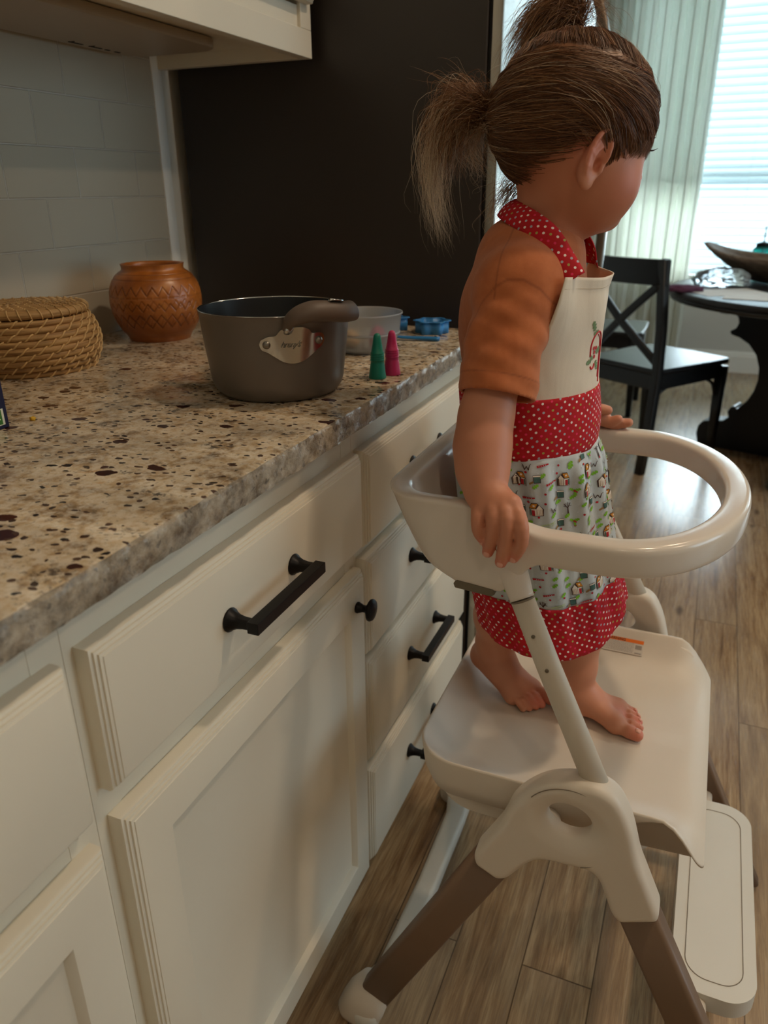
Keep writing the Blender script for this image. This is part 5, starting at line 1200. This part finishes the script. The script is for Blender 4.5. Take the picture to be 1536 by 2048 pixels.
def rstrip(): return [('r', bar((-7, -1.4), (7, 1.4), 1.8))] + [('s', bar((-5 + 2.6 * k, -1 + .5 * k), (-4.2 + 2.6 * k, -.7 + .5 * k), .7)) for k in range(4)]
PV, PF, PM = [], [], []
def stamp(shapes, th0, z0, sc, layer0=0):
    for li_, (ck, poly) in enumerate(shapes):
        tri = mgeo.tessellate_polygon([[Vector((a, b, 0)) for a, b in poly]]); tr = [[poly[i] for i in t_] for t_ in tri]
        for _ in range(2):
            nt = []
            for a, b, c in tr:
                if max(math.dist(a, b), math.dist(b, c), math.dist(a, c)) < 2.2: nt.append([a, b, c]); continue
                ab, bc, ca = ((a[0] + b[0]) / 2, (a[1] + b[1]) / 2), ((c[0] + b[0]) / 2, (c[1] + b[1]) / 2), ((a[0] + c[0]) / 2, (a[1] + c[1]) / 2)
                nt += [[a, ab, ca], [ab, b, bc], [ca, bc, c], [ab, bc, ca]]
            tr = nt
        off = .0012 + .00010 * li_
        for t_ in tr:
            k = len(PV); ok = True; pts = []
            for a, b in t_:
                z = z0 + b * sc * .001; 
                if z > apron_z[1] - .001 or z < SZ + .001: ok = False
                pts.append(skP(th0 + a * sc * .001 / .090, max(SZ, min(apron_z[1], z)), off))
            if ok: PV.extend(pts); PF.append((k, k + 1, k + 2)); PM.append(keys.index(ck))
rr = random.Random(11); kinds = [lambda: house(1), leaf1, boot, holly, lambda: house(-1), deer, tree, leaf1, lambda: house(1), strip, boot, holly, deer, rstrip, leaf1, berry]
row = 0; z = apron_z[1] - .006; ki = 0
while z > SZ - .01:
    th = -2.66 + (row % 2) * .09
    while th < 2.66:
        big = kinds[ki % len(kinds)](); stamp([(c, [(x, y) for x, y in p]) for c, p in big], th + rr.uniform(-.02, .02), z + rr.uniform(-.003, .003), .92); ki += rr.choice((1, 1, 2, 3)); th += .190
        stamp(berry() if rr.random() < .5 else leaf1(), th - .10, z + .009 + rr.uniform(-.003, .003), .95)
        stamp([('s', circ(0, 0, 1.0, 6))], th - .06, z - .008, .9)
    z -= .0172; row += 1
pr_ = mesh_obj('printed_motifs', PV, PF, None, skirt, False, pm, PM)
# neck strap
NS = catmull([bibP(-.86, .985, .001), (.2600, -.0330, 1.0880), (.2430, -.0270, 1.1085), (.2200, -.0150, 1.1225), (.1980, .0050, 1.1310), (.1845, .0300, 1.1360), (.1830, .0550, 1.1370), (.1960, .0820, 1.1330), (.2200, .0980, 1.1240), (.2450, .1020, 1.1100), (.2650, .0990, 1.0900), bibP(.90, .985, .001)], 8)
V = []; F = []; UV = []; acc = 0
for i, p in enumerate(NS):
    p = np.array(p); q0 = np.array(NS[max(0, i - 1)]); q1 = np.array(NS[min(len(NS) - 1, i + 1)]); t_ = (q1 - q0) / np.linalg.norm(q1 - q0); acc += np.linalg.norm(p - q0)
    o_ = p - np.array([.222, .042, 1.06 if i in range(0) else 1.085]); o_ = o_ - t_ * (o_ @ t_); o_ /= np.linalg.norm(o_); b_ = np.cross(t_, o_); b_ /= np.linalg.norm(b_)
    o2 = o_; hwid = .0135
    u_ = i / (len(NS) - 1); lean = .35 * math.sin(PI * u_); 
    for j in range(7):
        s_ = (j / 3 - 1); V.append(tuple(p + b_ * hwid * s_ - o2 * (.003 * s_ * s_) + o2 * .002)); UV.append((acc, s_ * hwid))
n_ = len(NS); F = [(i * 7 + j, i * 7 + j + 1, (i + 1) * 7 + j + 1, (i + 1) * 7 + j) for i in range(n_ - 1) for j in range(6)]
st = mesh_obj('neck_strap', V, F, MAT['dots'], girl); uv = st.data.uv_layers.new(name='UVMap'); li = np.empty(len(st.data.loops), dtype=np.int32); st.data.loops.foreach_get('vertex_index', li); uv.data.foreach_set('uv', np.array(UV, dtype=np.float32)[li].ravel())
m_ = st.modifiers.new('s', 'SOLIDIFY'); m_.thickness = .0014; m_.offset = 0
# embroidery on the bib: a candy-cane arch, holly leaves, berries
red = tinted('red_thread', srgb(190, 22, 34), .6, bscale=1500, bstr=.5); grn = tinted('green_thread', srgb(112, 140, 96), .7, bscale=1500, bstr=.5)
def bu(x, y): return bibP(-.20 + x / .104, .42 + y / .13, .0012)   # metres on the cloth
def arc_t(pts, r, mat, nm): return MB().tube([bu(*p) for p in catmull(pts, 6)], r, 8).build(nm, mat, apron, smooth=True)
arc_t([(-.012, -.008), (-.0125, .004), (-.008, .014), (.000, .018), (.008, .014), (.013, .003), (.015, -.012), (.015, -.030), (.014, -.040)], .0011, red, 'stitched_cane')
arc_t([(.000, .015), (.006, .010), (.010, .000), (.012, -.014), (.0115, -.034)], .0007, red, 'stitched_cane')
arc_t([(-.010, -.019), (-.007, -.022), (-.003, -.021), (-.001, -.017)], .0011, red, 'stitched_cane')
lf = MB()
for cx_, cy_, a_, L_ in ((-.010, .020, 2.2, .013), (-.002, .019, .3 + PI, .010), (.000, -.004, .2, .014), (-.009, -.013, 3.3, .010), (.002, -.014, -1.0, .013), (-.006, -.012, 2.4, .008)):
    P_ = leaf(cx_, cy_, a_, L_); tri = mgeo.tessellate_polygon([[Vector((x * 1000, y * 1000, 0)) for x, y in P_]]); q_ = [bibP(-.20 + x / .104, .42 + y / .13, .0016) for x, y in P_]; lf.add(q_, [tuple(t_) for t_ in tri])
mesh_obj('stitched_leaves', lf.V, lf.F, grn, apron, False)
bb = MB()
for cx_, cy_ in ((-.004, -.004), (-.001, .0005), (-.006, .0005), (-.003, -.009)):
    P_ = circ(cx_, cy_, .0022, 12); bb.add([bibP(-.20 + x / .104, .42 + y / .13, .0018) for x, y in P_], [tuple(range(12))])
mesh_obj('stitched_berries', bb.V, bb.F, red, apron, False)
MB().tube([bibP(u, .915, .0010) for u in np.linspace(-.97, .97, 60)], .0004, 5).build('top_stitching', tinted('tan_thread', srgb(190, 172, 146), .8), apron, smooth=True)
# ---------------------------------------------------------------- hair
def mat_hair():
    a = N('hair', rough=.42, Specular_IOR_Level=.4); at = a.n('ShaderNodeAttribute'); at.attribute_name = 'tone'
    c = a.ramp(at.outputs['Fac'], [(0, srgb(78, 48, 28)), (.4, srgb(122, 80, 50)), (.75, srgb(172, 130, 90)), (1, srgb(232, 214, 188))]); a.color(c); return a.m
MAT['hair'] = mat_hair()
HE = np.array([.0868, .0750, .0780]); HO = np.array([0.0, 0, 0])
def zline(phi): return np.interp(phi, [0, .45, .75, .95, 1.12, 1.30, 1.45, 1.62, 1.9, 2.4, 2.8, PI], [-.006, -.008, -.014, -.028, -.048, -.050, -.014, -.012, -.026, -.046, -.058, -.064])
def onskull(d, off): d = d / np.linalg.norm(d, axis=-1, keepdims=True); s = 1 / np.sqrt(((d / HE) ** 2).sum(-1, keepdims=True)); return d * (s + off) + HO
def toW(p): return Hc + p @ HR
tieB = (np.array([.1600, .0350, 1.2260]) - Hc) @ HR.T; tieT = (np.array([.2360, .0700, 1.3060]) - Hc) @ HR.T
# scalp cap
cap = SDF(tuple(Hc - .115), tuple(Hc + .115), .0022)
def capf(x, y, z):
    X, Y, Z = x - Hc[0], y - Hc[1], z - Hc[2]; a, b, c = HR[0][0] * X + HR[0][1] * Y + HR[0][2] * Z, HR[1][0] * X + HR[1][1] * Y + HR[1][2] * Z, HR[2][0] * X + HR[2][1] * Y + HR[2][2] * Z
    a0 = a - HO[0]; r = HE; k0 = np.sqrt((a0 / r[0]) ** 2 + (b / r[1]) ** 2 + (c / r[2]) ** 2); k1 = np.sqrt((a0 / r[0] ** 2) ** 2 + (b / r[1] ** 2) ** 2 + (c / r[2] ** 2) ** 2) + 1e-9; d = k0 * (k0 - 1) / k1
    ph = np.arctan2(np.abs(b), a); zl = zline(ph); cut = (zl + .007 - c) * .8
    return np.maximum(np.maximum(d, cut), -(d + .006))
cap.op(capf, tuple(Hc - .10), tuple(Hc + .10), .001)
co = cap.build('hair', MAT['hair'], girl, smooth_it=2)
_c = np.empty(len(co.data.vertices) * 3, dtype=np.float32); co.data.vertices.foreach_get('co', _c); _c = (_c.reshape(-1, 3) - Hc) @ HR.T
_pt = np.interp(_c[:, 0], [-.08, -.03, .0, .035, .09], [-.01, -.050, -.056, -.052, -.035])
co.data.attributes.new('tone', 'FLOAT', 'POINT').data.foreach_set('value', np.where((np.abs(_c[:, 1] - _pt - .0015 * np.sin(_c[:, 0] * 160)) < .0028) & (_c[:, 2] > .02) & (_c[:, 0] < .02), .40, .12).astype(np.float32))
def strands(name, P, rad, tone, parent):
    """P (n, m, 3) world polylines -> three-sided tapering tubes in one mesh"""
    n, m, _ = P.shape; T_ = np.empty_like(P); T_[:, 1:-1] = P[:, 2:] - P[:, :-2]; T_[:, 0] = P[:, 1] - P[:, 0]; T_[:, -1] = P[:, -1] - P[:, -2]; T_ /= np.linalg.norm(T_, axis=-1, keepdims=True) + 1e-9
    r0 = RNG.normal(size=(n, 1, 3)); u = np.cross(T_, r0); u /= np.linalg.norm(u, axis=-1, keepdims=True) + 1e-9; w = np.cross(T_, u)
    tp = np.interp(np.linspace(0, 1, m), [0, .7, 1], [1, .8, .15])[None, :, None] * rad[:, None, None]
    V = np.stack([P + (u * math.cos(a) + w * math.sin(a)) * tp for a in (0, 2.094, 4.189)], 2)   # n m 3 3
    base = (np.arange(n)[:, None, None] * m + np.arange(m - 1)[None, :, None]) * 3; j = np.arange(3)[None, None, :]
    Q = np.stack([base + j, base + (j + 1) % 3, base + 3 + (j + 1) % 3, base + 3 + j], -1).reshape(-1, 4)
    o = np_mesh(name, V.reshape(-1, 3), Q, MAT['hair'], parent); tn = np.broadcast_to(tone[:, :, None], (n, m, 3)) if tone.ndim == 2 else np.broadcast_to(tone[:, None, None], (n, m, 3))
    o.data.attributes.new('tone', 'FLOAT', 'POINT').data.foreach_set('value', np.ascontiguousarray(tn, dtype=np.float32).ravel()); return o
NR = 17000; d = RNG.normal(size=(NR * 3, 3)); d /= np.linalg.norm(d, axis=1, keepdims=True); p0 = onskull(d, 0)
ok = (p0[:, 2] > zline(np.arctan2(np.abs(p0[:, 1]), p0[:, 0])) - RNG.random(len(p0)) ** 1.6 * .026 + .006); d = d[ok][:NR]; p0 = p0[ok][:NR]
ptop = np.interp(p0[:, 0], [-.08, -.03, .0, .035, .09], [-.01, -.050, -.056, -.052, -.035]); gap = np.abs(p0[:, 1] - ptop - .0015 * np.sin(p0[:, 0] * 160)) < .0018; keep = ~(gap & (p0[:, 2] > .02) & (p0[:, 0] > -.075) & (p0[:, 0] < .015)); d, p0, ptop = d[keep], p0[keep], ptop[keep]; NR = len(p0); top = (p0[:, 1] > ptop) & (p0[:, 1] < .055) & (p0[:, 2] > np.interp(p0[:, 0], [-.09, -.06, .02, .06, .09], [.030, .030, .040, .030, .02]))
tgt = np.where(top[:, None], tieT, tieB); td = (tgt - HO) / np.linalg.norm(tgt - HO, axis=1, keepdims=True)
M_ = 12; s = np.linspace(0, 1, M_)[None, :, None]
dot = np.clip((d * td).sum(1), -.999, .999); om = np.arccos(dot)[:, None, None]; dd = (np.sin((1 - s) * om) * d[:, None] + np.sin(s * om) * td[:, None]) / np.sin(om)
cc = np.stack([np.full(NR, .05), np.where(d[:, 1] > .25, .85, -.85), np.full(NR, .42)], 1); cc /= np.linalg.norm(cc, axis=1, keepdims=True)
q2 = (1 - s) ** 2 * d[:, None] + 2 * s * (1 - s) * cc[:, None] * 1.15 + s ** 2 * td[:, None]; wq = np.clip((d[:, 0] + .1) / .35, 0, 1) * (~top); q2 /= np.linalg.norm(q2, axis=-1, keepdims=True)
dd = dd * (1 - wq[:, None, None]) + q2 * wq[:, None, None]; dd /= np.linalg.norm(dd, axis=-1, keepdims=True)
sag = np.where(top, 0, 1)[:, None] * np.sin(PI * s[:, :, 0]) * .10; dd[:, :, 2] -= sag * (om[:, :, 0] > .8) * .8
lift = RNG.uniform(.0008, .0030, size=(NR, 1, 1)) + .0022 * np.sin(PI * s) * RNG.random((NR, 1, 1)) + .0010 * np.sin(9 * dd[:, :, 2:3] * 3 + dd[:, :, :1] * 14)
pp = onskull(dd, lift); e = np.clip((s - .86) / .14, 0, 1); spread = RNG.normal(size=(NR, 1, 3)) * .0022
pp = pp * (1 - e) + (tgt[:, None] + spread) * e + RNG.normal(size=(NR, M_, 3)) * .0003
# comb into locks so that the surface reads as strands
P_ = toW(pp); tone = np.clip(.22 + .17 * RNG.normal(size=NR) + .12 * np.sin(dd[:, 5, 2] * 60 + dd[:, 5, 0] * 30), 0, .95)
strands('combed_hair', P_, RNG.uniform(.00020, .00034, NR), tone, co)
# flyaways
nf = 420; fi = RNG.integers(0, NR, nf); base = pp[fi][:, :8].copy(); g = np.linspace(0, 1, 8)[None, :, None] ** 1.6; base += onskull(dd[fi][:, :8], 0) / .08 * g * RNG.uniform(.001, .009, (nf, 1, 1)) + RNG.normal(size=(nf, 1, 3)) * .006 * g
strands('flyaway_hair', toW(base), np.full(nf, .00014), np.clip(RNG.uniform(.5, 1, nf), 0, 1), co)
# wispy fringe at the temple
nf = 1500; ph = RNG.uniform(-.8, 1.25, nf) * 1.0; zz = zline(np.abs(ph)) + RNG.uniform(-.002, .016, nf); r0 = np.stack([np.cos(ph) * .082, -np.sin(ph) * .070, zz], 1); dr = onskull(r0, 0.0015); 
L_ = RNG.uniform(.010, .046, nf)[:, None, None]; g = np.linspace(0, 1, 8)[None, :, None]; fall = np.stack([-.15 * np.ones(nf) - RNG.random(nf) * .5, -.1 * np.sign(ph), -1 * np.ones(nf)], 1)[:, None]
fr_ = dr[:, None] + fall * L_ * g; fr_ = onskull(fr_ - HO, .0012 + .004 * g * RNG.random((nf, 1, 1)) + .0 * g); strands('fringe', toW(fr_), np.full(nf, .00015), RNG.uniform(.2, .6, nf), co)
# ponytails; the pale tips paint backlight into the strand colour
def tail(name, tie, n, ctrl, spread, curl, tones, rad=(.00018, .00034), m=18):
    C0 = np.array(catmull(ctrl, 10)); Ls = RNG.uniform(.35, 1, n) ** .7; P = np.empty((n, m, 3)); ph = RNG.uniform(0, 6.28, n); dirn = RNG.normal(size=(n, 3)); fq = RNG.uniform(1.2, 3.2, n)
    for i in range(n):
        idx = np.linspace(0, (len(C0) - 1) * Ls[i], m); a = np.floor(idx).astype(int); b = np.minimum(a + 1, len(C0) - 1); f_ = (idx - a)[:, None]; c = C0[a] * (1 - f_) + C0[b] * f_
        t = np.linspace(0, 1, m)[:, None]; P[i] = c + dirn[i] * np.interp(t, [0, .08, .5, 1], spread) * (1 + .2 * np.sin(6 * t + ph[i])) + curl * t ** 1.5 * np.stack([np.sin(fq[i] * 6 * t[:, 0] + ph[i]), np.cos(fq[i] * 5 * t[:, 0] + ph[i] * 2), .6 * np.sin(fq[i] * 4 * t[:, 0] + 2 * ph[i])], 1)
    tn = np.clip(RNG.normal(size=(n, 1)) * .12 + np.interp(np.linspace(0, 1, m), [0, .5, 1], tones)[None], 0, 1)
    return strands(name, P, RNG.uniform(*rad, n), tn, co)
tail('ponytail', None, 1600, [(.160, .035, 1.226), (.146, .034, 1.234), (.130, .033, 1.236), (.116, .032, 1.222), (.112, .032, 1.198), (.110, .032, 1.172)], [.0012, .0026, .0115, .0120], .0045, [.10, .40, .7])
tail('ponytail', None, 620, [(.160, .035, 1.226), (.144, .033, 1.236), (.124, .030, 1.236), (.106, .028, 1.214), (.098, .028, 1.172), (.102, .028, 1.128), (.113, .028, 1.096)], [.0012, .004, .0090, .0085], .0055, [.3, .85, 1.2], rad=(.00012, .00022))  # long wisps run palest, backlight put into their tone
tail('ponytail', None, 200, [(.160, .035, 1.226), (.150, .036, 1.224), (.140, .036, 1.205), (.146, .036, 1.180), (.154, .036, 1.172)], [.0012, .004, .008, .009], .006, [.3, .7, 1.0], rad=(.00012, .00020))
tail('ponytail', None, 110, [(.160, .035, 1.226), (.140, .034, 1.242), (.118, .033, 1.256), (.100, .033, 1.258)], [.001, .003, .009, .014], .003, [.3, .6, .8], rad=(.00010, .00018))
tail('top_tuft', None, 1400, [(.236, .070, 1.308), (.232, .068, 1.322), (.220, .064, 1.328), (.203, .058, 1.315), (.190, .052, 1.290), (.180, .048, 1.262)], [.0014, .004, .0095, .0120], .003, [.15, .4, .6])
tail('top_tuft', None, 150, [(.236, .070, 1.308), (.242, .070, 1.326), (.250, .070, 1.334), (.262, .070, 1.322), (.270, .072, 1.308)], [.0014, .004, .009, .012], .003, [.2, .5, .8], rad=(.00012, .0002))
tail('top_tuft', None, 300, [(.236, .070, 1.308), (.236, .070, 1.335), (.232, .068, 1.360)], [.0014, .004, .010, .016], .004, [.2, .5, .8], rad=(.00012, .00024))
tail('nape_hair', None, 260, [(.186, .050, 1.160), (.178, .050, 1.148), (.172, .050, 1.132), (.172, .050, 1.118)], [.006, .007, .008, .009], .003, [.4, .8, 1.0], rad=(.00012, .0002))
for p, ax, r_ in ((tieB, (-.95, 0, .25), .0048), (tieT, (-.1, 0, 1), .0052)):
    c = Vector(Hc + p @ HR); D = Vector(ax).to_track_quat('Z', 'Y').to_matrix()
    for k in (-.0016, .0016):
        q = MB().lathe([(r_ + .0013 * math.cos(a), .0013 * math.sin(a) + k) for a in np.linspace(0, 2 * PI, 9)[:-1]], (0, 0, 0), 24, closed=True); q.V = [tuple(c + D @ Vector(v)) for v in q.V]; q.build('hair_tie', tinted('clear_elastic', srgb(196, 160, 128), .35), co, smooth=True)
